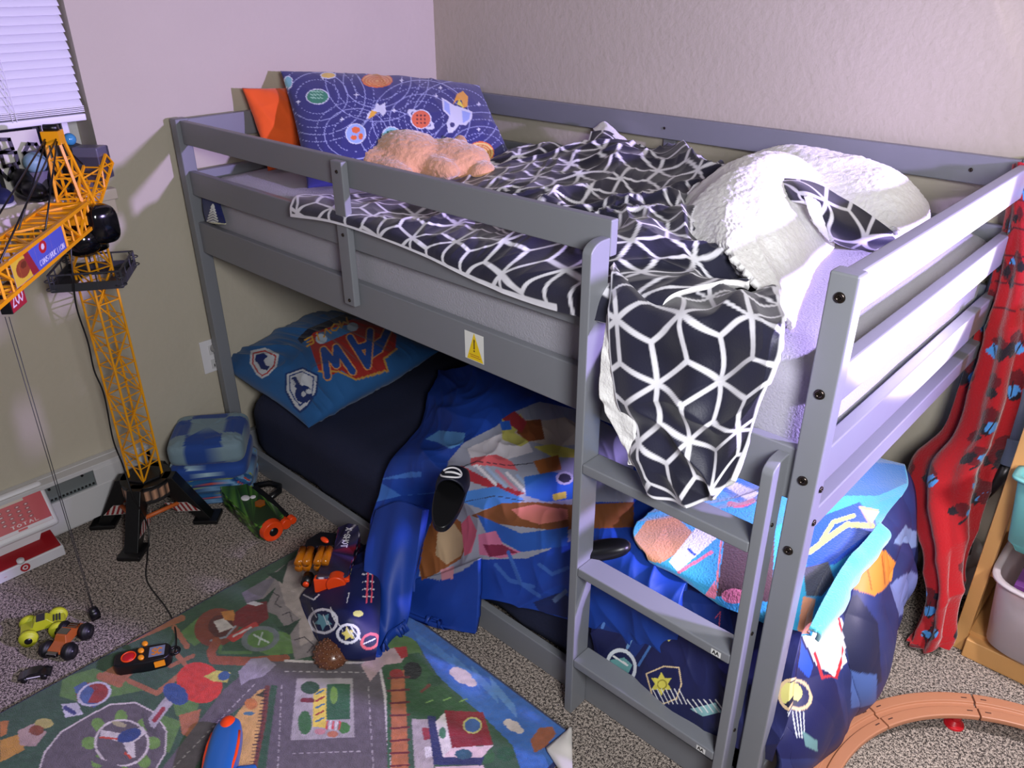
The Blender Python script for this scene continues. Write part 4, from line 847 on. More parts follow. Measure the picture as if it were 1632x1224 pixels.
    # balloon tower
    P.line([(240, 1155), (262, 1125), (275, 1110)], 16, (176, 170, 172)).line([(246, 1148), (260, 1130)], 7, (150, 50, 60)).line([(230, 1140), (236, 1160), (250, 1170)], 9, (84, 78, 82))
    P.ell(318, 1088, 37, 32, (205, 58, 46), 20).ell(280, 1106, 22, 15, (48, 78, 130), 35).poly([(325, 1078), (345, 1068), (368, 1072), (362, 1088), (340, 1086)], (196, 186, 90)).ell(357, 1077, 10, 7, (56, 92, 136), -20)
    P.poly([(120, 1100), (140, 1088), (170, 1090), (176, 1106), (150, 1128), (124, 1120)], (150, 54, 48)).poly([(118, 1096), (135, 1086), (150, 1100), (140, 1120), (160, 1120), (150, 1128), (126, 1118)], (76, 100, 146)).poly([(98, 1122), (122, 1120), (134, 1138), (104, 1144)], (196, 194, 200)).line([(104, 1128), (118, 1136)], 7, (60, 66, 120)).ring(150, 1106, 26, 17, 1.5, (200, 196, 205), -20)
    P.poly([(0, 1180), (30, 1170), (40, 1195), (0, 1215)], (190, 140, 60)).poly([(28, 1165), (60, 1150), (74, 1168), (56, 1190), (32, 1188)], (176, 150, 140)).ell(70, 1153, 15, 8, (176, 166, 96)).ell(58, 1164, 12, 8, (134, 72, 44)).poly([(0, 1150), (14, 1148), (10, 1170), (0, 1176)], (190, 120, 60))
    # sandy pier wedge and comb edge
    P.poly([(318, 1240), (345, 1180), (385, 1128), (412, 1100), (428, 1096), (424, 1140), (408, 1240)], (206, 160, 92)).ell(400, 1122, 10, 9, (196, 120, 60)).ell(397, 1137, 9, 3, (70, 112, 130)).poly([(408, 1108), (424, 1098), (420, 1112)], (60, 60, 40))
    P.line([(426, 1096), (420, 1150), (404, 1240)], 8, (112, 56, 46))
    for k in range(24): P.line([(427 - k * .9, 1100 + k * 5.4), (419 - k * .95, 1100 + k * 5.4)], 1.6, (56, 34, 34))
    P.poly([(432, 1092), (442, 1092), (434, 1150), (420, 1240), (406, 1240), (424, 1150)], (46, 82, 54))
    # middle block with green roofed house
    P.poly([(473, 1081), (562, 1081), (565, 1175), (463, 1180)], (166, 158, 156)).poly([(521, 1090), (558, 1090), (558, 1146), (519, 1147)], (44, 92, 58)).ell(532, 1108, 6, 14, (110, 150, 62))
    P.poly([(500, 1100), (520, 1096), (520, 1160), (498, 1158)], (222, 196, 80)); [P.line([(504, 1106 + 11 * k), (516, 1100 + 11 * k)], 3, ((66, 110, 130), (150, 50, 50))[k % 2]) for k in range(5)]
    P.ell(494, 1096, 15, 10, (40, 74, 48)).ell(486, 1152, 11, 19, (56, 104, 56)).line([(482, 1116), (498, 1116)], 7, (112, 32, 42)).ell(548, 1160, 10, 9, (66, 120, 56))
    for k in range(5): P.line([(520 + 5 * k, 1162), (522 + 5 * k, 1150)], 2.6, ((205, 60, 66), (220, 210, 205))[k % 2])
    P.ell(510, 1166, 9, 5, (190, 130, 130)).ell(530, 1170, 9, 5, (180, 110, 80))
    for a, b in (((449, 1092), (442, 1240)), ((587, 1095), (596, 1240)), ((455, 1070), (600, 1072)), ((466, 1201), (580, 1197)), ((275, 1225), (410, 1086))):
        m = int(math.hypot(b[0] - a[0], b[1] - a[1]) / 11)
        for k in range(m): P.line([(a[0] + (b[0] - a[0]) * k / m, a[1] + (b[1] - a[1]) * k / m), (a[0] + (b[0] - a[0]) * (k + .5) / m, a[1] + (b[1] - a[1]) * (k + .5) / m)], 1.6, (176, 168, 166))
    # railway, tunnel, trees
    P.ell(657, 1069, 15, 14, (22, 24, 22)).poly([(623, 1072), (644, 1068), (647, 1120), (652, 1240), (624, 1240)], (178, 106, 66)).ell(632, 1074, 11, 8, (150, 44, 40))
    for k in range(8): P.line([(618, 1081 + 20 * k), (652, 1079 + 20 * k)], 3.2, (104, 34, 40))
    P.line([(618, 1110), (620, 1240)], 4, (46, 92, 56)).ell(692, 1085, 12, 9, (36, 72, 46)).line([(672, 1102), (684, 1092)], 5, (110, 54, 40)).ell(806, 1202, 14, 12, (40, 84, 54)).ell(775, 1205, 14, 12, (56, 100, 60))
    for x, y in ((684, 1118), (712, 1114), (738, 1116)): P.line([(x - 5, y + 2), (x + 6, y - 2)], 2, (130, 170, 90))
    P.poly([(656, 1146), (686, 1146), (694, 1200), (690, 1240), (662, 1240)], (170, 158, 156)).poly([(672, 1160), (684, 1160), (690, 1176), (676, 1180)], (150, 50, 60)).poly([(676, 1190), (690, 1190), (690, 1205), (678, 1208)], (220, 212, 210))
    P.poly([(681, 1141), (694, 1141), (707, 1207), (772, 1206), (767, 1219), (691, 1219)], (42, 48, 92)).poly([(694, 1150), (710, 1134), (723, 1191), (706, 1207)], (224, 214, 208)).poly([(720, 1191), (786, 1188), (768, 1207), (706, 1207)], (224, 196, 196)).poly([(708, 1132), (770, 1135), (786, 1187), (720, 1192)], (134, 34, 44))
    P.ell(753, 1156, 14, 12, (60, 96, 150)).ring(753, 1156, 14, 12, 1.2, (190, 184, 110)).ell(739, 1202, 14, 8, (50, 90, 110)).ell(705, 1168, 6, 9, (70, 124, 90))
    P.poly([(694, 1222), (770, 1220), (780, 1240), (696, 1240)], (214, 186, 186))
    P.poly([(380, 1070), (400, 1050), (425, 1048), (440, 1060), (420, 1078), (396, 1084), (384, 1092)], (150, 142, 150)).poly([(575, 1060), (600, 1040), (630, 1032), (648, 1040), (640, 1056), (612, 1060), (590, 1086)], (190, 160, 158)).poly([(628, 1032), (648, 1030), (650, 1046), (640, 1050)], (176, 44, 44))
    P.poly([(845, 1180), (860, 1160), (880, 1158), (886, 1170), (870, 1190), (852, 1200)], (150, 84, 54))
    P.C *= (.84 + .32 * n)[:, None]
    return P
RX0, RX1, RY0, RY1 = .607, 1.64, -1.15, -.085
ny_, nx_ = 430, 420
xs = np.linspace(RX0, RX1, nx_); ys = np.linspace(RY0, RY1, ny_); XX, YY = np.meshgrid(xs, ys)
e = np.minimum.reduce([XX - RX0, RX1 - XX, RY1 - YY]); ZZ = .012 - .006 * np.exp(-(e / .004) ** 2) + .0012 * vn(XX * 160, YY * 160, 3) + .004 * vn(XX * 3, YY * 3, 4)
# corner near the ladder turned up
dcor = (XX - 1.56) + (YY + .165) * 1.0; 
vs = np.stack([XX, YY, ZZ], -1).reshape(-1, 3); Xp, Yp = proj(vs); keep = ~Painter(Xp, Yp).mask_poly([(909, 1163), (872, 1194), (897, 1228), (905, 1290), (1100, 1290), (1100, 1163)])
fs = grid_faces(ny_, nx_); fs = fs[keep[fs].all(1)]; used = np.unique(fs); rm_ = np.full(len(vs), -1); rm_[used] = np.arange(len(used)); fs = rm_[fs]; vs = vs[used]
ro = mk('play_rug', vs, fs.tolist(), mat('printed_rug', None, .95, bump=.8, bscale=500, sheen=.3, spec=.1), None, True, label='play rug printed with roads, tracks and clouds, lying in front of the bunk bed', cat='rug')
Pn = Painter(Xp[used], Yp[used]); rug(Pn, None, None)
ee = np.minimum.reduce([vs[:, 0] - RX0, RX1 - vs[:, 0], RY1 - vs[:, 1]]); Pn.C[ee < .009] = lin((36, 44, 96)); set_paint(ro.data, Pn)
so = ro.modifiers.new('t', 'SOLIDIFY'); so.thickness = .007; so.offset = -1
fl_ = []
for t in np.linspace(0, 1, 16):
    a_, b_, c_ = [np.array(at(u, v, 'z', .020)) for u, v in ((909, 1163), (871, 1193), (898, 1232))]; d_ = np.array(at(912, 1232, 'z', .026))
    L_ = a_ * (1 - t) + b_ * t; R_ = a_ * (1 - t) ** 2 + 2 * t * (1 - t) * (a_ * .4 + d_ * .6) + d_ * t * t
    lo = b_ if False else L_; fl_.append([lo * (1 - s_) + (d_ * t + a_ * (1 - t)) * s_ + np.array([0, 0, .006 * math.sin(math.pi * s_)]) for s_ in np.linspace(0, 1, 10)])
for t in np.linspace(.1, 1, 12): fl_.append([(b_ * (1 - t) + c_ * t) * (1 - s_) + (d_ + np.array([.01, -.03, 0]) * t) * s_ + np.array([0, 0, .006 * math.sin(math.pi * s_)]) for s_ in np.linspace(0, 1, 10)])
fo_ = mk('folded_corner', np.array(fl_).reshape(-1, 3), grid_faces(28, 10).tolist(), mat('rug_backing', (214, 208, 202), .8), ro, True)
fo_.modifiers.new('t', 'SOLIDIFY').thickness = .004

# ------------------------------------------------------------------ toy crane
cc = np.array([.148, -.352]); cr = thing('toy_crane', 'tall yellow toy tower crane with black legs standing on the carpet', 'toy crane', (.148, -.352, 0))
def lattice(a, b, w, h, n, r, ud=(0, 0, 1), tri=False, w2=None, h2_=None):
    """open truss from a to b, four chords and zigzag bracing"""
    a = Vector(a); b = Vector(b); d = (b - a).normalized(); u = Vector(ud); x = d.cross(u).normalized(); y = x.cross(d); m = MB(); w2 = w2 or w; h2_ = h2_ or h
    def c(t, i, j): return a.lerp(b, t) + x * (i * (w + (w2 - w) * t) / 2) + y * (j * (h + (h2_ - h) * t) / 2)
    cs = [(-1, -1), (1, -1), (1, 1), (-1, 1)]
    for i, j in cs: m.bar(c(0, i, j), c(1, i, j), r * 2.3)
    for k in range(n + 1):
        for q in range(4): m.bar(c(k / n, *cs[q]), c(k / n, *cs[(q + 1) % 4]), r * 1.4)
    for k in range(n):
        for q in range(4):
            p, q2 = (cs[q], cs[(q + 1) % 4]) if (k + q) % 2 else (cs[(q + 1) % 4], cs[q])
            m.bar(c(k / n, *p), c((k + 1) / n, *q2), r * 1.5); m.bar(c((k + .5) / n, *cs[q]), c((k + .5) / n + 0, *cs[(q + 1) % 4]), r)
    return m
a45 = Vector((1, .25, 0)).normalized()
lattice((cc[0], cc[1], .17), (cc[0], cc[1], .93), .066, .066, 8, .0023, a45).build('mast', Myel, cr)
MB().cyl((cc[0], cc[1], .105), (cc[0], cc[1], .168), .068, .074, 28).cyl((cc[0], cc[1], .168), (cc[0], cc[1], .176), .052, .05, 6).build('turret', Mblack, cr, False, .002)
Mstr = Mdecal
def stripes(c1, c2, n=6):
    return lambda P: [P.fill(c1)] and [P.poly([((k * 2) / (2 * n) * 1.3 - .3, 0), ((k * 2 + 1) / (2 * n) * 1.3 - .3, 0), ((k * 2 + 1) / (2 * n) * 1.3, 1), ((k * 2) / (2 * n) * 1.3, 1)], c2) for k in range(n)] and P
feet = [(.044, -.475), (.262, -.480), (.265, -.232), (.045, -.225)]
for i_, (fx, fy) in enumerate(feet):
    d = Vector((fx - cc[0], fy - cc[1], 0)).normalized(); sd = Vector((-d.y, d.x, 0)); c0 = Vector((cc[0], cc[1], 0)); R = math.hypot(fx - cc[0], fy - cc[1])
    w = .021; pr = [(.05, .168), (.085, .168), (R + .005, .018), (R + .015, .0), (R - .02, .0), (.052, .12)]
    vs = [c0 + d * p + sd * s_ + Vector((0, 0, z)) for s_ in (-w, w) for p, z in pr]; n = len(pr)
    lg = MB().add(vs, [(k, (k + 1) % n, n + (k + 1) % n, n + k) for k in range(n)] + [tuple(range(n - 1, -1, -1)), tuple(range(n, 2 * n))]).build('leg', Mblack, cr, bev=.002)
    MB().hexa([c0 + d * a + sd * b + Vector((0, 0, z)) for z in (0, .014) for a, b in ((R - .045, -.034), (R + .03, -.034), (R + .03, .034), (R - .045, .034))]).build('foot', Mblack, lg, bev=.003)
    for sg in (-1, 1):
        o_ = c0 + d * (R * .50) + sd * (sg * (w + .0005)) + Vector((0, 0, .072 if True else 0))
        decal('hazard_sticker', o_ - Vector((0, 0, .026)) + d * -.004, d * (R * .42), (0, 0, .040) if False else Vector((0, 0, .034)) - d * .036, Mstr, lg, 50, 20, stripes((190, 180, 176), (130, 34, 38), 6))
for k in range(4):
    a = Vector((feet[k][0], feet[k][1], 0)); b = Vector((feet[(k + 1) % 4][0], feet[(k + 1) % 4][1], 0)); c0 = Vector((cc[0], cc[1], 0))
    p = c0.lerp(a, .62) + Vector((0, 0, .075)); q = c0.lerp(b, .62) + Vector((0, 0, .075))
    MB().cyl(p, q, .0065, n=14).build('strut', mat('orange_strut', (200, 96, 40), .5) if k == 0 else bpy.data.materials['orange_strut'], cr, True)
vs = []; 
for z in (.112, .160):
    for k in range(41): t = 2 * math.pi * k / 40; vs.append((cc[0] + .0735 * math.cos(t), cc[1] + .0735 * math.sin(t), z))
bd = mk('hazard_band', [(*(Vector(vs[k]) if r == 0 else Vector(vs[k]).lerp(Vector(vs[k + 41]), r / 12)),) for r in range(13) for k in range(41)], grid_faces(13, 41).tolist(), Mdecal, cr, True)
X_, Y_ = np.meshgrid(np.linspace(0, 1, 41), np.linspace(0, 1, 13)); P_ = Painter(X_.ravel(), Y_.ravel()); P_.fill((40, 38, 40))
for k in range(20): P_.poly([(k / 20, 0), (k / 20 + .02, 0), (k / 20 + .05, 1), (k / 20 + .03, 1)], (200, 150, 120))
set_paint(bd.data, P_)
# platform
pl_ = Vector((cc[0], cc[1], .80)); ux = Vector((.82, -.57, 0)).normalized(); uy = Vector((.57, .82, 0)).normalized()
def pc(i, j, z=0.): return pl_ + ux * i + uy * j + Vector((0, 0, z))
hw = .086; mb = MB()
for i, j, k, l in ((-1, -1, 1, -1), (1, -1, 1, 1), (1, 1, -1, 1), (-1, 1, -1, -1)):
    a, b = pc(i * hw, j * hw), pc(k * hw, l * hw)
    mb.bar(a + Vector((0, 0, .010)), b + Vector((0, 0, .010)), .003, .022).bar(a + Vector((0, 0, .045)), b + Vector((0, 0, .045)), .004)
    for t in (0, .06, .33, .66, .94): mb.bar(a.lerp(b, t), a.lerp(b, t) + Vector((0, 0, .046)), .003)
for s_ in (-1, 1): mb.hexa([pc(s_ * .038, -hw), pc(s_ * hw, -hw), pc(s_ * hw, hw), pc(s_ * .038, hw)] + [pc(s_ * .038, -hw, .003), pc(s_ * hw, -hw, .003), pc(s_ * hw, hw, .003), pc(s_ * .038, hw, .003)]).hexa([pc(-.038, s_ * .038), pc(.038, s_ * .038), pc(.038, s_ * hw), pc(-.038, s_ * hw)] + [pc(-.038, s_ * .038, .003), pc(.038, s_ * .038, .003), pc(.038, s_ * hw, .003), pc(-.038, s_ * hw, .003)])
for i, j in ((1, -1), (1, 1), (-1, -1), (-1, 1)): mb.torus(pc(i * hw * .97, j * hw * .97, .03), .013, .0016, (0, 0, 1)).torus(pc(i * hw * .97, j * hw * .97, .008), .013, .0016, (0, 0, 1))
mb.build('platform', Mdark, cr)
# slewing unit, cab
zj = .975; jd = Vector((.76, -.65, 0)).normalized(); js = Vector((jd.y, -jd.x, 0)) * -1
hub = Vector((cc[0], cc[1], zj))
MB().cyl((cc[0], cc[1], .885), (cc[0], cc[1], .935), .052, .058, 24).ell((cc[0] + .02, cc[1] - .018, .922), (.062, .052, .05)).ell((cc[0] + .05, cc[1] + .03, .955), (.036, .04, .05), None, 24, 14, .6).build('cab', mat('gloss_black', (12, 12, 14), .12), cr, True)
MB().hexa([hub + jd * a + js * b + Vector((0, 0, z)) for z in (-.012, .012) for a, b in ((-.05, -.04), (.06, -.04), (.06, .04), (-.05, .04))]).build('slewing_frame', Myel, cr, bev=.002)
# jib towards the camera side, apex, counter jib
jb = lattice(hub + jd * .05 + Vector((0, 0, .012)), hub + jd * .80 + Vector((0, 0, .0)), .088, .062, 9, .0036).build('jib', Myel, cr)
ap = Vector(at(84, 216, 'x', .165)); apm = MB()
for i, j in ((-1, -1), (1, -1), (1, 1), (-1, 1)):
    apm.bar(hub + jd * (i * .035) + js * (j * .032) + Vector((0, 0, .01)), ap + jd * (i * .012) + js * (j * .014), .0065)
for t in (.25, .5, .72):
    q = [(hub + jd * (i * .035) + js * (j * .032)).lerp(ap + jd * (i * .012) + js * (j * .014), t) for i, j in ((-1, -1), (1, -1), (1, 1), (-1, 1))]
    q0 = [(hub + jd * (i * .035) + js * (j * .032)).lerp(ap + jd * (i * .012) + js * (j * .014), t - .25) for i, j in ((-1, -1), (1, -1), (1, 1), (-1, 1))]
    for k in range(4): apm.bar(q[k], q[(k + 1) % 4], .004); apm.bar(q0[k], q[(k + 1) % 4], .004)
apm.hexa([ap + jd * a + js * b + Vector((0, 0, z)) for z in (-.02, .012) for a, b in ((-.018, -.02), (.018, -.02), (.018, .02), (-.018, .02))])
apm.build('apex_frame', Myel, cr)
MB().cyl(ap + js * -.016 + Vector((0, 0, .018)), ap + js * .016 + Vector((0, 0, .018)), .009).build('pulley', Mblack, cr, True)
ce = Vector(at(160, 252, 'x', .05)); cj = lattice(hub - jd * .03 + Vector((0, 0, .0)), ce, .05, .035, 4, .0026).build('counter_jib', Myel, cr)
bc = Vector(at(149, 258, 'x', .045)); cd = (ce - hub); cd.z = 0; cd.normalize(); cs_ = Vector((-cd.y, cd.x, 0))
def cb(m, a0, a1, b0, b1, z0, z1): return m.hexa([bc + cd * a + cs_ * b + Vector((0, 0, z)) for z in (z0, z1) for a, b in ((a0, b0), (a1, b0), (a1, b1), (a0, b1))])
m_ = MB(); cb(m_, -.030, .030, -.034, .034, -.045, .040); cwt = m_.build('counterweight', mat('slate_plastic', (66, 64, 78), .35), cr, bev=.004)
m_ = MB(); cb(m_, -.031, .018, -.035, .035, .016, .0425); m_.build('cap', mat('slate_light', (96, 94, 112), .3), cwt, bev=.004)
for s_ in (-1, 1): MB().tube([ap + js * (s_ * .012), hub + jd * .28 + js * (s_ * .03) + Vector((0, 0, .03))], .0022, 6).build('stay_rod', Mblack, cr, True)
for s_ in (-1, 1): MB().tube([ap + js * (s_ * .012), hub + jd * .52 + js * (s_ * .03) + Vector((0, 0, .03))], .0022, 6).build('stay_rod', Mblack, cr, True)
MB().tube([ap, bc + Vector((0, 0, -.02)) + cs_ * .02], .0018, 6).build('stay_rod', Mblack, cr, True)
def jp(t, s_, z): return hub + jd * t + js * s_ + Vector((0, 0, z))
def constr(P, tx=True):
    P.fill((86, 96, 190)).poly([(0, 0), (.42, 0), (.30, 1), (0, 1)], (225, 190, 60)).ell(.18, .45, .12, .3, (150, 70, 40)).ell(.20, .55, .05, .12, (110, 50, 30)).poly([(.30, 0), (.42, 0), (.30, 1), (.22, 1)], (150, 40, 50))
    P.ell(.58, .66, .07, .22, (190, 34, 44)).ell(.58, .66, .03, .1, (230, 220, 230)); return P.text('CONSTRUCTION' if tx else '', (.46, .10), (.032, 0), (0, .2), .012, (225, 225, 240), gap=.35)
decal('printed_panel', jp(.50, .0475, -.020), jd * -.27, Vector((0, 0, .062)), Mdecal, jb, 120, 50, constr)
MB().hexa([jp(a, b, z) for z in (.036, .040) for a, b in ((.03, -.044), (.24, -.044), (.24, .044), (.03, .044))]).build('deck_plate', Myel, jb)
MB().hexa([jp(a, b, z) for z in (-.085, -.03) for a, b in ((.405, -.012), (.475, -.012), (.475, .012), (.405, .012))]).build('sign_board', Mblack, cr, bev=.002)
decal('load_sign', jp(.474, .0127, -.083), jd * -.068, (0, 0, .052), Mdecal, cr, 60, 50, lambda P: P.fill((170, 40, 56)).text('200', (.12, .2), (.2, 0), (0, .6), .06, (230, 215, 225), gap=.3))
hk = Vector(at(150, 978, 'z', .022)); tp = Vector(at(8, 505, 'x', .46))
MB().tube([tp, hk + Vector((0, 0, .012))], .0009, 5).build('hoist_line', Mdark, cr, True)
MB().tube([tp + Vector((.006, .006, 0)), hk + Vector((.002, .002, .012))], .0009, 5).build('hoist_line', Mdark, cr, True)
MB().cyl(hk + Vector((0, -.012, 0)), hk + Vector((0, .012, 0)), .013, n=16).hexa([hk + Vector(p) for p in ((-.008, -.012, -.016), (.008, -.012, -.016), (.008, .012, -.016), (-.008, .012, -.016), (-.006, -.01, .018), (.006, -.01, .018), (.006, .01, .018), (-.006, .01, .018))]).build('hook_block', Mblack, cr, True)
cbl = [hub + jd * .16 + js * .04 + Vector((0, 0, -.02)), Vector(at(62, 452, 'x', .24)), Vector(at(30, 450, 'x', .30)), Vector(at(26, 445, 'x', .31))]
MB().tube(spline([at(95, 340, 'x', .20), at(62, 400, 'x', .24), at(50, 440, 'x', .25), at(26, 451, 'x', .30)]), .0022, 6).build('control_cable', Mblack, cr, True)
MB().tube(spline([at(112, 380, 'x', .21), at(116, 440, 'x', .225), at(122, 490, 'x', .215), at(140, 545, 'x', .21), at(150, 590, 'x', .20), at(166, 630, 'x', .205), at(180, 700, 'x', .20), at(196, 742, 'x', .20), at(212, 790, 'x', .23), at(236, 840, 'z', .06), at(235, 885, 'z', .004), at(234, 925, 'z', .003), at(262, 965, 'z', .003), at(276, 990, 'z', .010), at(281, 1020, 'z', .022), at(278, 1042, 'z', .045)]), .0022, 7).build('control_cable', Mblack, cr, True)

# remote control of the crane
rc0 = Vector(at(186, 1068, 'z', .012)); rc1 = Vector(at(276, 1050, 'z', .012)); rd = (rc1 - rc0); RL = rd.length; rd.normalize(); rs = Vector((-rd.y, rd.x, 0))
RM = Matrix.Translation(rc0) @ Matrix(((rd.x, rs.x, 0, 0), (rd.y, rs.y, 0, 0), (0, 0, 1, 0), (0, 0, 0, 1)))
rt = thing('remote_control', 'black toy remote control with orange buttons at the edge of the rug', 'remote control', rc0)
pr = [(0, -.016), (.012, -.024), (RL * .6, -.030), (RL - .01, -.026), (RL, -.015), (RL, .015), (RL - .01, .026), (RL * .6, .030), (.012, .024), (0, .016)]
MB().prism(pr, .0, .034, RM).build('body', Mblack, rt, bev=.005)
MB().torus(RM @ Vector((RL + .006, .006, .02)), .012, .0035, (0, 0, 1)).build('cord_loop', Mblack, rt, True)
decal('display', RM @ Vector((RL * .62, -.016, .0347)), RM.to_3x3() @ Vector((.036, 0, 0)), RM.to_3x3() @ Vector((0, .034, 0)), Mdecal, rt, 40, 40, lambda P: P.fill((120, 128, 146)).text('SC', (.2, .2), (.25, 0), (0, .6), .12, (215, 130, 40)))
MB().ell(RM @ Vector((RL * .26, .0, .035)), (.014, .014, .004)).build('push_button', Mred, rt, True)
MB().torus(RM @ Vector((RL * .26, .0, .035)), .016, .002, (0, 0, 1)).build('button_ring', Morange, rt, True)
for a, b in ((.47, .012), (.49, -.012), (.52, .034)): MB().ell(RM @ Vector((RL * a, b, .036)), (.009, .007, .005)).build('push_button', mat('amber_button', (240, 150, 30), .35) if 'amber_button' not in bpy.data.materials else bpy.data.materials['amber_button'], rt, True)
MB().prism([(RL * .72, -.0315), (RL * .9, -.0295), (RL * .9, -.024), (RL * .72, -.026)], .012, .028, RM).build('side_button', bpy.data.materials['amber_button'], rt)

# ------------------------------------------------------------------ toy cash register
rg = thing('toy_register', 'red and white toy cash register on the carpet by the heater', 'toy cash register', (.05, -.75, 0))
MB().box(.0, .112, -.93, -.612, 0, .034).build('drawer', Mwhite, rg, bev=.003)
MB().hexa([(-.01, -.93, .034), (.108, -.93, .034), (.108, -.616, .034), (-.01, -.616, .034), (-.01, -.93, .075), (.100, -.93, .040), (.100, -.618, .040), (-.01, -.618, .075)]).build('tray_top', mat('deep_red_plastic', (150, 16, 26), .4), rg, bev=.002)
decal('front_print', (.1125, -.93, .002), (0, .315, 0), (0, 0, .030), Mdecal, rg, 220, 24, lambda P: [P.fill((222, 218, 226))] and P.ring(.665, .52, .032, .34, .009, (176, 20, 34)) and P.ell(.665, .52, .012, .13, (176, 20, 34)) and P.line([(.30, .3), (.52, .45)], .012, (180, 60, 70)) and P)
MB().cyl((.104, -.725, .036), (.106, -.725, .044), .010).build('drawer_knob', Mwhite, rg, True)
a, b, c, d = [Vector(p) for p in (at(-60, 905, 'x', .10), at(97, 833, 'x', .09), at(62, 765, 'x', .02), at(-60, 805, 'x', .02))]
a.z = b.z; a.x = b.x; d.z = c.z; d.x = c.x; a.y = -.93; d.y = -.93; c.y = b.y
nn = (b - a).cross(d - a).normalized(); nn = nn if nn.x > 0 else -nn
MB().hexa([p - nn * .03 for p in (a, b, c, d)] + [p for p in (a, b, c, d)]).build('keypad_case', Mwhite, rg, bev=.010)
MB().hexa([Vector((.0, -.9, .04)), Vector((.06, -.9, .04)), Vector((.06, -.66, .04)), Vector((.0, -.66, .04))] + [p - nn * .028 for p in (Vector((.0, -.9, .15)), Vector((.085, -.9, .10)), Vector((.085, -.64, .10)), Vector((.0, -.64, .15)))]).build('support', Mwhite, rg)
def keyp(P):
    P.fill((190, 36, 52)); 
    for k, (x, y) in enumerate(((.43, .72), (.45, .44), (.49, .18))): P.ell(x, y, .055, .10, (225, 222, 226)).ell(x, y, .034, .06, ((60, 130, 90), (60, 110, 80), (190, 120, 60))[k])
    P.poly([(.60, .80), (.84, .80), (.84, .95), (.60, .95)], (200, 180, 166))
    for i in range(4):
        for j in range(4): P.ell(.62 + i * .075, .68 - j * .12, .022, .042, (146, 24, 38)).ell(.62 + i * .075, .68 - j * .12, .010, .018, (225, 190, 196))
    P.text('TOTAL', (.66, .15), (.030, 0), (0, .08), .008, (230, 210, 214), gap=.7)
    return P.poly([(.0, .0), (1, .0), (1, .10), (.0, .10)], (216, 208, 214)).poly([(.70, .02), (.78, .02), (.78, .08), (.70, .08)], (200, 50, 60))
decal('keypad_print', a + (b - a) * .04 + (d - a) * .14 + nn * .0012, (b - a) * .92, (d - a) * .74, Mdecal, rg, 200, 110, keyp)

# ------------------------------------------------------------------ folded quilts beside the post
def folded(name, c, ex, ey, z0, z1, paintf, label, seed, m=Mpaint, rnd=.5):
    c = np.array(c); ex = np.array(ex); ey = np.array(ey); nu, nv = 100, 60; T = np.linspace(0, 2 * np.pi, nu); ph = np.linspace(-np.pi / 2, np.pi / 2, nv)
    t, p = np.meshgrid(T, ph); f = lambda a, e: np.sign(a) * np.abs(a) ** e
    cx = f(np.cos(t), .28) * np.abs(np.cos(p)) ** .30; cy = f(np.sin(t), .28) * np.abs(np.cos(p)) ** .30; cz = f(np.sin(p), .55)
    G = np.empty(t.shape + (3,)); h = (z1 - z0) / 2
    G[..., 0] = c[0] + ex[0] * cx + ey[0] * cy; G[..., 1] = c[1] + ex[1] * cx + ey[1] * cy
    G[..., 2] = (z0 + z1) / 2 + h * cz * (.94 + .12 * vn(cx * 3, cy * 3, seed)) + .004 * ridge(cx * 6, cy * 6 + cz, seed)
    o = mk(name, G.reshape(-1, 3), grid_faces(nv, nu).tolist(), m, None, True, label=label, cat='blanket', group='folded blankets beside the bed post')
    P = Painter(cx.ravel(), cy.ravel()); P.Z = cz.ravel(); set_paint(o.data, paintf(P, G.reshape(-1, 3))); return o
BL, LT = (50, 88, 176), (168, 198, 214)
def quilt_top(P, G):
    P.fill(BL, .62); X, Y = P.X, P.Y; m = ((np.floor((X + 3.4) / .95).astype(int) + np.floor((Y + 3.35) / .95).astype(int)) % 2 == 0)
    P.C[m] = lin(LT, .5); return P
def quilt_mid(P, G): P.fill(BL, .7); P.C[(vn(P.X * 2 + 5, P.Y * 2 + P.Z, 3) > .75)] = lin(LT); return P
def quilt_low(P, G):
    P.fill((44, 104, 160), .7); n = vn(P.X * 6, P.Z * 2 + P.Y * 6, 7); n2 = vn(P.X * 9 + 2, P.Z * 2 + P.Y * 9, 9)
    P.C[n > .6] = lin((110, 150, 190)); P.C[n < .25] = lin((28, 50, 110)); P.C[n2 > .86] = lin((170, 70, 60)); P.C[(n2 < .12)] = lin((150, 160, 70)); return P
qx, qy = (.095, -.085), (.075, .075); qc = (.128, -.120)
qc = tuple((np.array(at(345, 775, 'z', 0))[:2] * .0 + np.array([.125, -.125])))
e1 = np.array([.62, .78]) * .125; e2 = np.array([.80, -.60]) * .115
folded('folded_quilt', qc, e2, e1, .0, .045, quilt_low, 'folded blue printed blanket at the bottom of the stack beside the bed post', 3)
folded('folded_quilt', qc + np.array([.0, .004]), e2 * .98, e1, .042, .095, quilt_low, 'folded blue printed blanket just under the plain blue layer in the stack', 5)
folded('folded_quilt', qc + np.array([-.004, .0]), e2, e1 * .98, .09, .145, quilt_mid, 'folded royal blue blanket just beneath the checked quilt', 8)
folded('folded_quilt', qc + np.array([-.006, .004]), e2 * .95, e1 * .95, .138, .225, quilt_top, 'blue and pale checked quilt folded on top of the stack by the bed post', 11)

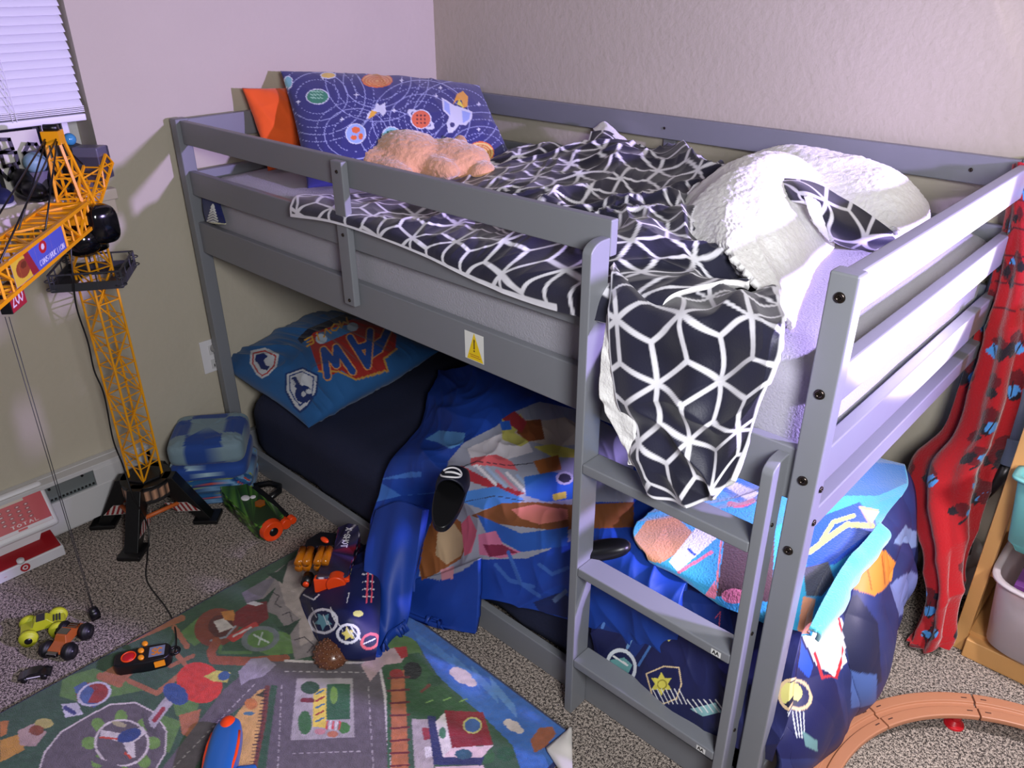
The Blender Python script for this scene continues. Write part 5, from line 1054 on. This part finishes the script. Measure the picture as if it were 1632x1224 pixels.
# ------------------------------------------------------------------ toy blasters
def frame3(o, fwd, up=(0, 0, 1)):
    f_ = Vector(fwd).normalized(); s_ = Vector(up).cross(f_).normalized(); u = f_.cross(s_)
    return Matrix(((f_.x, s_.x, u.x, o[0]), (f_.y, s_.y, u.y, o[1]), (f_.z, s_.z, u.z, o[2]), (0, 0, 0, 1)))
def toypaint(o, base, cols, sc=60, seed=1):
    me = o.data; v = np.empty(len(me.vertices) * 3); me.vertices.foreach_get('co', v); v = v.reshape(-1, 3)
    C = np.tile(lin(base), (len(v), 1)); 
    for k, (c, th) in enumerate(cols):
        n = vn(v[:, 0] * sc + v[:, 2] * sc, v[:, 1] * sc - v[:, 2] * sc * .6, seed + k); C[n > th] = lin(c)
    set_paint(me, C)
def dense(mb, name, m, parent, cuts=2, **k):
    """build a mesh and subdivide it so that its printed colours have detail"""
    o = mb.build(name, m, parent, **k); bm = bmesh.new(); bm.from_mesh(o.data)
    for _ in range(cuts): bmesh.ops.subdivide_edges(bm, edges=[e_ for e_ in bm.edges if e_.calc_length() > .006], cuts=3, use_grid_fill=True)
    bm.to_mesh(o.data); bm.free(); return o
# green one by the folded quilts
g0 = Vector(at(385, 790, 'z', .045)); g1 = Vector(at(432, 832, 'z', .04)); M1 = frame3(g0, g1 - g0)
gt_ = thing('toy_blaster', 'green and black toy blaster with an orange muzzle beside the folded quilts', 'toy blaster', (g0.x, g0.y, 0))
gl = (g1 - g0).length
bodyp = [(-.06, -.04), (-.02, -.052), (gl + .01, -.055), (gl + .03, -.048), (gl + .03, .030), (gl - .02, .036), (-.02, .030), (-.06, .02)]
o_ = dense(MB().prism(bodyp, -.026, .026, M1), 'body', Mtoy, gt_); toypaint(o_, (24, 58, 26), (((96, 150, 50), .55), ((16, 24, 16), .62), ((60, 110, 40), .72), ((205, 205, 210), .93)), 120, 3); bevel(o_, .004)
MB().prism([(.0, .03), (gl * .9, .034), (gl * 1.1, .030), (gl * 1.1, .052), (gl * .5, .058), (0, .056)], -.014, .016, M1).build('grip_frame', Mblack, gt_, bev=.003)
hp = [(-.02, .055), (.0, .10), (.035, .115), (.06, .10), (.075, .055)]
MB().tube([M1 @ Vector((x, y, 0)) for x, y in hp], .010, 10).build('handle', Mblack, gt_, True)
mz = MB().cyl(M1 @ Vector((gl + .025, -.018, 0)), M1 @ Vector((gl + .048, -.018, 0)), .036, .033).cyl(M1 @ Vector((gl + .02, .028, 0)), M1 @ Vector((gl + .045, .028, 0)), .017).cyl(M1 @ Vector((gl + .02, .052, 0)), M1 @ Vector((gl + .042, .052, 0)), .013).build('muzzle', Morange, gt_, True, .003)
MB().cyl(M1 @ Vector((gl + .045, -.018, .0)), M1 @ Vector((gl + .0495, -.018, .0)), .014).build('bore', Mblack, mz, True)
MB().box(-.075, -.05, -.02, .0, -.02, .024, M1).build('priming_knob', Morange, gt_, bev=.006)
MB().cyl(M1 @ Vector((gl * .62, .006, .024)), M1 @ Vector((gl * .62, .006, .032)), .017, n=6).build('window', mat('amber_clear', (150, 80, 20), .2), gt_)
sk = MB().ell(M1 @ Vector((gl * .30, -.012, .027)), (.016, .013, .004)).ell(M1 @ Vector((gl * .36, .008, .027)), (.009, .009, .003)).build('skull_print', Mwhite, gt_, True)
# dark patterned one with amber chambers
b0 = Vector(at(540, 862, 'z', .105)); b1 = Vector(at(522, 922, 'z', .115)); M2 = frame3(b0, b1 - b0); bl_ = (b1 - b0).length
bt_ = thing('toy_blaster', 'dark speckled toy blaster with amber dart chambers lying on the comforter', 'toy blaster', (b0.x, b0.y, .05))
sp = (((150, 30, 50), .62), ((210, 200, 215), .74), ((60, 56, 110), .66), ((16, 16, 24), .60))
o_ = dense(MB().prism([(-.03, -.005), (-.05, .02), (-.04, .05), (0, .062), (bl_ + .02, .060), (bl_ + .03, .05), (bl_ + .03, -.022), (bl_ * .5, -.02), (bl_ * .45, .0)], -.026, .026, M2), 'body', Mtoy, bt_); toypaint(o_, (40, 38, 70), sp, 150, 13); bevel(o_, .005)
MB().prism([(-.02, -.055), (.02, -.085), (bl_ * .60, -.085), (bl_ * .60, -.06), (bl_ * .3, -.05), (bl_ * .3, .0), (-.01, .0)], -.015, .02, M2).build('stock', Mblack, bt_, bev=.004)
for yy in (-.068, -.018):
    mb = MB(); [mb.cyl(M2 @ Vector((bl_ * .50, yy + dy, .018 + dz)), M2 @ Vector((bl_ * .88, yy + dy, .018 + dz)), .011, n=16) for dy in (-.010, .010) for dz in (0, .016)]
    mb.build('dart_chamber', mat('amber_plastic', (190, 108, 14), .15, coat=.3) if 'amber_plastic' not in bpy.data.materials else bpy.data.materials['amber_plastic'], bt_, True)
MB().prism([(bl_ + .01, -.028), (bl_ + .032, -.030), (bl_ + .032, .064), (bl_ + .01, .062)], -.022, .022, M2).cyl(M2 @ Vector((bl_ + .01, .03, .008)), M2 @ Vector((bl_ + .042, .03, .008)), .026).build('muzzle', Morange, bt_, True, .004)
MB().cyl(M2 @ Vector((bl_ * .92, -.052, 0)), M2 @ Vector((bl_ + .02, -.052, 0)), .014).build('cylinder_pin', Mblack, bt_, True)
MB().cyl(M2 @ Vector((bl_ + .02, -.052, 0)), M2 @ Vector((bl_ + .025, -.052, 0)), .008).build('cylinder_cap', Morange, bt_, True)
MB().ell(M2 @ Vector((bl_ * .22, -.03, .03)), (.016, .008, .006)).build('trigger', Morange, bt_, True)
stroke_text('X-SHOT', M2 @ Matrix.Translation((-.024, .020, .0268)), .012, .016, .0026, .001, Mwhite, 'lettering', bt_)
# blue one at the lower edge of the rug
c0_ = Vector(at(366, 1158, 'z', .04)); c1_ = Vector(at(345, 1250, 'z', .04)); M3 = frame3(c0_, c0_ - c1_); 
bb = thing('toy_blaster', 'blue toy blaster with an orange tip lying across the printed rug', 'toy blaster', (c0_.x, c0_.y, .01))
Mbl = mat('blue_plastic', (40, 98, 160), .3)
MB().ell(M3 @ Vector((-.09, 0, 0)), (.105, .034, .03), M3.to_3x3().to_4x4(), 28, 16, .6).build('body', Mbl, bb, True)
MB().box(-.24, -.08, -.02, .02, -.02, .03, M3).build('barrel_housing', Mbl, bb, bev=.01)
MB().ell(M3 @ Vector((-.01, 0, .010)), (.026, .020, .022), M3.to_3x3().to_4x4()).build('orange_tip', Morange, bb, True)
for s_ in (-1, 1): MB().tube([M3 @ Vector((-.03 - .03 * k, s_ * (.028 + .004 * math.sin(k)), .018)) for k in range(7)], .004, 8).build('orange_trim', Morange, bb, True)
MB().box(-.16, -.10, -.075, -.03, -.025, .0, M3).build('grip', Mbl, bb, bev=.008)

# squishy ball
bpz = Vector(at(528, 1042, 'z', .040)); mb = MB().ell(bpz, (.044, .042, .032), None, 36, 20)
for i in range(7):
    for j in range(14):
        ph = -.2 + i * .28; th = j * 2 * math.pi / 14 + i * .22
        if ph < 1.5: mb.ell(bpz + Vector((math.cos(ph) * math.cos(th) * .044, math.cos(ph) * math.sin(th) * .042, math.sin(ph) * .032)), (.0036, .0036, .0030), None, 10, 8)
mb.ell(bpz + Vector((.026, .036, -.006)), (.012, .012, .009), None, 14, 8)
mb.build('knobbly_squeeze_toy', mat('brown_rubber', (108, 66, 44), .3, coat=.2), None, True, label='brown knobbly rubber squeeze toy on the road print of the rug', cat='toy')

# monster trucks and small car
def truck(name, u, v, ang, body, tyre, hubc, label, s=1., chrome=False):
    o_ = Vector(at(u, v, 'z', .0)); Mx = Matrix.Translation(o_) @ Matrix.Rotation(ang, 4, 'Z') @ Matrix.Scale(s, 4)
    t = thing(name, label, 'toy truck', o_, group='toy monster trucks on the carpet')
    m1 = mat(name + '_body', body, .3, coat=.4, var=.1); m2 = mat(name + '_tyre', tyre, .5); m3 = mat(name + '_hub', hubc, .3)
    for x in (-.034, .034):
        for y in (-.030, .030):
            w = MB().torus(Mx @ Vector((x, y, .021)), .0140, .0090, Mx.to_3x3() @ Vector((0, 1, 0)), 26, 10).cyl(Mx @ Vector((x, y - .011, .021)), Mx @ Vector((x, y + .011, .021)), .0190).build('wheel', m2, t, True)
            MB().cyl(Mx @ Vector((x, y - .0125, .021)), Mx @ Vector((x, y + .0125, .021)), .009).build('hub', m3, w, True)
        MB().cyl(Mx @ Vector((x, -.025, .019)), Mx @ Vector((x, .025, .019)), .003).build('axle', Mdark, t, True)
    pr = [(-.052, .024), (-.05, .034), (-.022, .038), (-.014, .052), (.014, .052), (.026, .038), (.050, .034), (.053, .024)]
    vs = [Mx @ Vector((x, y * (1 if z < .045 else .8), z)) for y in (-.017, .017) for x, z in pr]; n = len(pr)
    MB().add(vs, [(k, (k + 1) % n, n + (k + 1) % n, n + k) for k in range(n)] + [tuple(range(n - 1, -1, -1)), tuple(range(n, 2 * n))]).build('body', m1, t, bev=.002)
    MB().prism([(-.010, -.0135), (.010, -.0135), (.010, .0135), (-.010, .0135)], .0505, .0528, Mx).build('roof_window', Mchrome if chrome else Mdark, t)
    mb = MB()
    for k in range(3): mb.box(.026 + .007 * k, .029 + .007 * k, -.012, .012, .035, .0405, Mx)
    mb.build('grille', Mchrome if chrome else Mdark, t)
    if chrome: MB().box(-.062, -.05, -.014, .014, .024, .034, Mx).build('bumper', Mchrome, t, bev=.002)
    return t
truck('toy_monster_truck', 73, 1008, 1.22, (188, 196, 40), (196, 204, 44), (20, 20, 24), 'lime yellow toy monster truck with yellow wheels', 1.0)
truck('toy_monster_truck', 110, 1030, -.95 + math.pi, (176, 92, 40), (14, 14, 16), (30, 30, 34), 'bronze toy monster truck with black wheels touching the yellow truck', 1.0, True)
o_ = Vector(at(58, 1078, 'z', .0)); Mx = Matrix.Translation(o_) @ Matrix.Rotation(1.02, 4, 'Z')
t = thing('toy_car', 'small black toy car on the carpet near the rug', 'toy car', o_)
pr = [(-.036, .005), (-.036, .012), (-.02, .015), (-.008, .022), (.012, .022), (.022, .014), (.036, .012), (.037, .005)]; n = len(pr)
MB().add([Mx @ Vector((x, y, z)) for y in (-.014, .014) for x, z in pr], [(k, (k + 1) % n, n + (k + 1) % n, n + k) for k in range(n)] + [tuple(range(n - 1, -1, -1)), tuple(range(n, 2 * n))]).build('body', mat('black_gloss_paint', (14, 16, 20), .2, coat=.5), t, bev=.0015)
for x in (-.022, .022):
    for y in (-.014, .014): MB().cyl(Mx @ Vector((x, y - .003, .007)), Mx @ Vector((x, y + .003, .007)), .007).build('wheel', Mblack, t, True)
MB().box(-.016, .014, -.0148, -.0142, .010, .013, Mx).build('side_decal', Mwhite, t)

# ------------------------------------------------------------------ things on the window sill
SZ = WZ0
MB().hexa([(-.125, -.50, SZ), (-.118, -.50, SZ), (-.118, -.315, SZ), (-.125, -.315, SZ), (-.135, -.50, SZ + .16), (-.128, -.50, SZ + .16), (-.128, -.315, SZ + .16), (-.135, -.315, SZ + .16)]).build('white_card', mat('card_white', (226, 220, 210), .7), None, label='white card standing on the window sill behind the shoes', cat='card')
sg = thing('letter_sign', 'black cut out script letters on the sill in front of the white card', 'sign', (-.105, -.40, SZ))
YZ = Matrix(((0, 0, 1, 0), (1, 0, 0, 0), (0, 1, 0, 0), (0, 0, 0, 1)))
stroke_text('Be', Matrix.Translation((-.100, -.425, SZ + .080)) @ YZ, .042, .070, .009, .004, Mblack, 'letters', sg)
stroke_text('MUL', Matrix.Translation((-.100, -.440, SZ + .026)) @ YZ, .033, .048, .0095, .004, Mblack, 'letters', sg)
def shoe(y, x0, label, m, ms, group='shoes on the window sill'):
    t = thing('shoe', label, 'shoe', (x0, y, SZ), group=group)
    MB().ell((x0 + .035, y, SZ + .008), (.085, .030, .010), None, 28, 10, .8).build('sole', ms, t, True)
    up = MB().ell((x0 + .065, y, SZ + .025), (.052, .028, .024), None, 28, 16).ell((x0 - .005, y, SZ + .035), (.045, .027, .038), None, 28, 16).build('upper', m, t, True)
    r_ = up.modifiers.new('r', 'REMESH'); r_.mode = 'VOXEL'; r_.voxel_size = .004; r_.use_smooth_shade = True; up.modifiers.new('s', 'SMOOTH').iterations = 8
    MB().tube(spline([(x0 + .03, y - .012, SZ + .050), (x0 + .022, y + .012, SZ + .056), (x0 + .014, y - .012, SZ + .062), (x0 + .004, y + .012, SZ + .068)]), .002, 6).build('lace', ms, t, True)
Mshoe = mat('black_leather', (22, 20, 22), .4)
shoe(-.395, -.075, 'black leather shoe on the sill, the one left of its mate', Mshoe, Mblack); shoe(-.325, -.075, 'black leather shoe on the sill, the one nearer the crane', Mshoe, Mblack)
shoe(-.478, -.070, 'navy canvas shoe with a white toe at the left end of the sill', mat('navy_canvas', (28, 34, 78), .7), Mwhite)
w_ = at(55, 235, 'x', -.06); MB().cyl((-.075, w_[1] - .004, SZ), (-.075, w_[1] - .004, SZ + .062), .022, .030, 28).build('grey_cup', mat('lilac_grey', (122, 116, 136), .4), None, True, .002, label='lilac grey cup on the sill beside the black shoes', cat='cup')
mb = MB().ell((-.075, w_[1] - .004, SZ + .083), (.029, .029, .028), None, 30, 18)
gb = mb.build('pale_blue_ball', mat('pale_blue_rubber', (150, 188, 205), .35, bump=.6, bscale=30), None, True, label='pale blue ball with white swirls sitting in the grey cup', cat='ball')
w_ = at(111, 222, 'x', -.055); MB().ell((-.055, w_[1], w_[2]), (.0165, .0165, .0165)).build('blue_ball', mat('sky_blue_glass', (70, 150, 196), .12, coat=.6), None, True, label='small sky blue ball on the brown block by the window', cat='ball')
MB().box(-.10, -.03, w_[1] - .024, w_[1] + .026, SZ, w_[2] - .016).build('brown_block', mat('brown_grey_block', (92, 84, 84), .6), None, False, .002, label='grey brown block on the sill behind the crane weight', cat='block')

# ------------------------------------------------------------------ right side: red blanket, shelf, bins, track
def redp(P, U, V):
    P.fill((172, 26, 34), .9); rr = random.Random(4); um, vm = U.max(), V.max(); u, v = U / um, V / vm
    Q = Painter(u * 100, v * 300); Q.C = P.C; Q.g = 1.
    for k in range(52):
        x, y = rr.random() * 100, rr.random() * 300; r = 4 + 4.5 * rr.random(); a = rr.random() * 180
        c_, s_ = math.cos(math.radians(a)), math.sin(math.radians(a))
        Q.poly(blobp(x, y, r * 1.7, r * 1.1, k, 14, .45), (96, 22, 30)); Q.poly(blobp(x + 7 * c_, y + 7 * s_, r * 1.1, r * .7, k + 50, 12, .5), (34, 26, 34))
        if k % 2: Q.poly(blobp(x - 8 * c_, y + 6 * s_, r * 1.2, r * .6, k + 90, 12, .5), (74, 140, 205)); Q.line([(x - 12 * c_, y), (x, y + 9)], 1.5, (34, 26, 34))
    for k in range(5): Q.line([(0, 22 + k * 15), (100, 19 + k * 15)], 1.0, (70, 20, 30))
    return Q
rb = [[at(u, v, 'y', y) for u, v, y in ((1613, 262, .98), (1624, 258, .96), (1636, 262, .96), (1650, 266, .98))],
      [at(u, v, 'y', y) for u, v, y in ((1603, 340, .98), (1620, 340, .94), (1640, 345, .94), (1665, 350, .97))],
      [at(u, v, 'y', y) for u, v, y in ((1588, 420, .97), (1610, 425, .93), (1636, 430, .93), (1668, 430, .97))],
      [at(u, v, 'y', y) for u, v, y in ((1562, 510, .97), (1592, 515, .92), (1625, 520, .92), (1660, 520, .96))],
      [at(u, v, 'y', y) for u, v, y in ((1538, 600, .96), (1570, 605, .90), (1606, 610, .90), (1640, 615, .94))],
      [at(u, v, 'y', y) for u, v, y in ((1508, 685, .94), (1545, 690, .86), (1580, 690, .86), (1612, 690, .92))],
      [at(u, v, 'y', y) for u, v, y in ((1455, 735, .90), (1500, 750, .82), (1545, 755, .82), (1588, 750, .90))],
      [at(u, v, 'y', y) for u, v, y in ((1450, 800, .84), (1490, 815, .78), (1530, 820, .79), (1562, 812, .87))],
      [at(u, v, 'y', y) for u, v, y in ((1468, 880, .80), (1496, 890, .75), (1524, 890, .76), (1546, 880, .84))],
      [at(u, v, 'y', y) for u, v, y in ((1470, 950, .76), (1494, 960, .72), (1518, 960, .73), (1536, 950, .80))],
      [at(u, v, 'y', y) for u, v, y in ((1456, 1000, .74), (1484, 1010, .70), (1508, 1015, .71), (1524, 1005, .77))],
      [at(u, v, 'y', y) for u, v, y in ((1436, 1040, .70), (1470, 1040, .69), (1498, 1034, .70), (1516, 1032, .74))]]
rbo = patch('red_blanket', rb, (330, 150), [Mfl, Mfl], None, lambda U, V: .009 * np.sin(U * 110 + 2.5 * np.sin(V * 4)) * np.clip(V * 2, .15, 1) + .010 * folds(U, V, 5, 9, .6, .3, 1.4), .008, redp, flip=True,
      label='red printed fleece blanket hung over the back bed post down to the floor', cat='blanket', extra=fl3)
# pine storage rack with plastic bins
sh = thing('storage_rack', 'pine storage rack holding plastic bins at the right of the bed', 'storage rack', (2.35, .9, 0))
for x0 in (2.150, 2.86):
    MB().box(x0, x0 + .030, .783, .813, .0, .95).build('upright', Mpine, sh, bev=.002); MB().box(x0, x0 + .030, 1.02, 1.05, .0, .95).build('upright', Mpine, sh, bev=.002)
    [MB().box(x0, x0 + .030, .813, 1.02, z0, z0 + .035).build('side_rail', Mpine, sh, bev=.002) for z0 in (.05, .88)]
MB().box(2.18, 2.86, .765, 1.05, .0, .055).build('base_board', Mpine, sh, bev=.003)
MB().box(2.18, 2.86, .79, 1.05, .055, .066).build('bottom_shelf', Mpine, sh)
for z in (.24, .44, .62): MB().box(2.18, 2.195, .79, 1.04, z, z + .014).build('runner', Mpine, sh, bev=.001)
MB().cyl((2.06, 1.02, .40), (2.30, 1.00, .42), .014, n=18).build('orange_rod', Morange, None, True, label='orange plastic rod behind the pine rack upright', cat='rod')
def bin_(name, x0, x1, y0, y1, z0, z1, m, label, group=None):
    t = thing(name, label, 'storage bin', ((x0 + x1) / 2, (y0 + y1) / 2, z0)); i_ = .03; nn_ = 40
    def ring(sc, z):
        o = []
        for k in range(nn_):
            a = 2 * math.pi * k / nn_; f = lambda q: math.copysign(abs(q) ** .35, q)
            o.append(((x0 + x1) / 2 + ((x1 - x0) / 2 - sc) * f(math.cos(a)), (y0 + y1) / 2 + ((y1 - y0) / 2 - sc) * f(math.sin(a)), z))
        return o
    prof = [(i_ + .02, z0), (i_, z0 + .02), (.012, z1 - .012), (.012, z1 - .006), (0, z1 - .006), (0, z1), (.014, z1), (.016, z1 - .012), (i_ + .004, z0 + .022), (i_ + .022, z0 + .004)]
    vs = [p for sc, z in prof for p in ring(sc, z)]
    fs = [(r * nn_ + k, r * nn_ + (k + 1) % nn_, (r + 1) * nn_ + (k + 1) % nn_, (r + 1) * nn_ + k) for r in range(len(prof) - 1) for k in range(nn_)] + [tuple(range(nn_ - 1, -1, -1)), tuple(range((len(prof) - 1) * nn_, len(prof) * nn_))]
    mk('tub', vs, fs, m, t, True); return t
Mcl = mat('frosted_plastic', (226, 214, 220), .35, trans=.45); Mtl = mat('teal_plastic', (96, 158, 158), .4)
bin_('storage_bin', 2.182, 2.62, .70, 1.02, .068, .285, Mcl, 'frosted white plastic bin on the lowest level of the pine rack')
bin_('storage_bin', 2.165, 2.60, .69, .775, .375, .565, Mtl, 'teal plastic bin higher up in the pine rack')
cols = [((190, 36, 50), 'red'), ((214, 120, 40), 'orange'), ((92, 44, 110), 'purple')]
for k, (c, nme) in enumerate(cols):
    bk = MB().box(2.235, 2.43, .745 + .004 * k, .93, .232 + .014 * k, .244 + .014 * k).build('picture_book', mat('book_' + nme, c, .5), None, False, .001, label=nme + ' picture book in the frosted bin, ' + ('lowest', 'middle', 'topmost')[k] + ' of the stack', cat='book', group='picture books in the frosted bin')
    if k == 2: MB().ell((2.30, .79, .273), (.016, .011, .001)).ell((2.335, .775, .273), (.013, .012, .001)).build('cover_print', mat('lime_print', (190, 190, 60), .5), bk, True)
# grey and black toy pole leaning between blanket and rack
pt = thing('toy_pole', 'grey and black plastic toy pole leaning between the red blanket and the rack', 'toy', (2.15, .9, .4))
P0, P1, P2, P3, P4 = [Vector(at(u, v, 'y', y)) for u, v, y in ((1640, 620, .93), (1606, 740, .90), (1590, 765, .89), (1556, 800, .90), (1538, 880, .92))]
MB().tube([P0, P0.lerp(P1, .5), P1], .016, 16).build('shaft', mat('slate_blue_plastic', (98, 114, 138), .4), pt, True)
MB().cyl(P1.lerp(P0, .35), P1, .021, .019, 20).build('collar', bpy.data.materials['slate_blue_plastic'], pt, True, .002)
MB().tube([P1, P2, P3], .015, 12).build('joint', Mblack, pt, True)
MB().tube([P3, P4], .014, 12).build('tip', bpy.data.materials['slate_blue_plastic'], pt, True)
MB().ell(at(1545, 880, 'y', .97), (.03, .02, .05)).ell(at(1545, 925, 'y', .97), (.025, .02, .05)).build('plush_toy', mat('white_black_plush', (200, 198, 198), .9, bump=.5, var=.3), None, True, label='small white and black toy half hidden behind the rack upright', cat='toy')

# curved toy track on red piers
outer = [(2.337, .634), (2.222, .568), (2.126, .484), (2.057, .333), (2.038, .184)]; inner = [(2.362, .53), (2.212, .469), (2.155, .401), (2.11, .271), (2.101, .193)]
def circ(p):
    A_ = np.array([[2 * x, 2 * y, 1] for x, y in p]); b_ = np.array([x * x + y * y for x, y in p]); s_, *_ = np.linalg.lstsq(A_, b_, rcond=None); return s_[0], s_[1], math.sqrt(s_[2] + s_[0] ** 2 + s_[1] ** 2)
ox, oy, orad = circ(outer); tw = .066; irad = orad - tw
Mtrk = mat('brown_track_plastic', (176, 118, 88), .4, var=.04)
prof = [(-tw / 2, .048), (-tw / 2, .058), (-tw / 2 + .002, .060), (-.008, .060), (-.006, .0545), (.006, .0545), (.008, .060), (tw / 2 - .002, .060), (tw / 2, .058), (tw / 2, .048)]
segs = [(62, 98, 'top'), (98, 128, 'mid'), (128, 160, 'left'), (160, 192, 'low'), (192, 224, 'lower')]
a_of = lambda x, y: math.degrees(math.atan2(y - oy, x - ox))
for k in range(5):
    a0, a1 = 90 + 33 * (k - 1) + .25, 90 + 33 * k - .25
    if k == 0: a0 = 70
    vs = []; n = 26
    for i in range(n):
        a = math.radians(a0 + (a1 - a0) * i / (n - 1))
        for w, z in prof: r = orad - tw / 2 + w; vs.append((ox + r * math.cos(a), oy + r * math.sin(a), z))
    m = len(prof); fs = [(i * m + q, i * m + (q + 1) % m, (i + 1) * m + (q + 1) % m, (i + 1) * m + q) for i in range(n - 1) for q in range(m)] + [tuple(range(m - 1, -1, -1)), tuple(range((n - 1) * m, n * m))]
    where = ('at the right edge of the picture', 'nearest the pine rack', 'beside the spilled comforter', 'running under the comforter tip', 'at the bottom edge by the bed corner')[k]
    o = MB().add(vs, fs).build('track_piece', Mtrk, None, False, .0015, label='curved brown toy track piece ' + where, cat='toy track', group='curved toy track pieces')
    mb = MB()
    for e_ in (a0 + 2.5, a1 - 2.5):
        for w in (-.018, .018):
            a = math.radians(e_); r = orad - tw / 2 + w; d = Vector((math.cos(a), math.sin(a), 0)); c_ = Vector((ox, oy, 0)) + d * r; tg = Vector((-d.y, d.x, 0)) * .006; dd = d * .0012
            MB().hexa([c_ + tg * i + dd * j + Vector((0, 0, z)) for z in (.0598, .0606) for i, j in ((-1, -1), (1, -1), (1, 1), (-1, 1))]).build('slot', mat('slot_brown', (70, 40, 34), .6) if 'slot_brown' not in bpy.data.materials else bpy.data.materials['slot_brown'], o)
for k, a_ in enumerate((128, 58, 196)):
    a = math.radians(a_); r = orad - tw / 2 - .006; x, y = ox + r * math.cos(a), oy + r * math.sin(a)
    MB().cyl((x, y, 0), (x, y, .006), .022, .020, 24).cyl((x, y, .006), (x, y, .016), .018, .010, 24).cyl((x, y, .016), (x, y, .048), .010, .017, 24).build('track_pier', Mred, None, True, .001, label=('red toy pier holding up the track beside the spilled comforter', 'red toy pier under the track at the right edge', 'red toy pier under the track near the bed corner')[k], cat='toy pier', group='red piers under the toy track')
print('TRACK', ox, oy, orad)
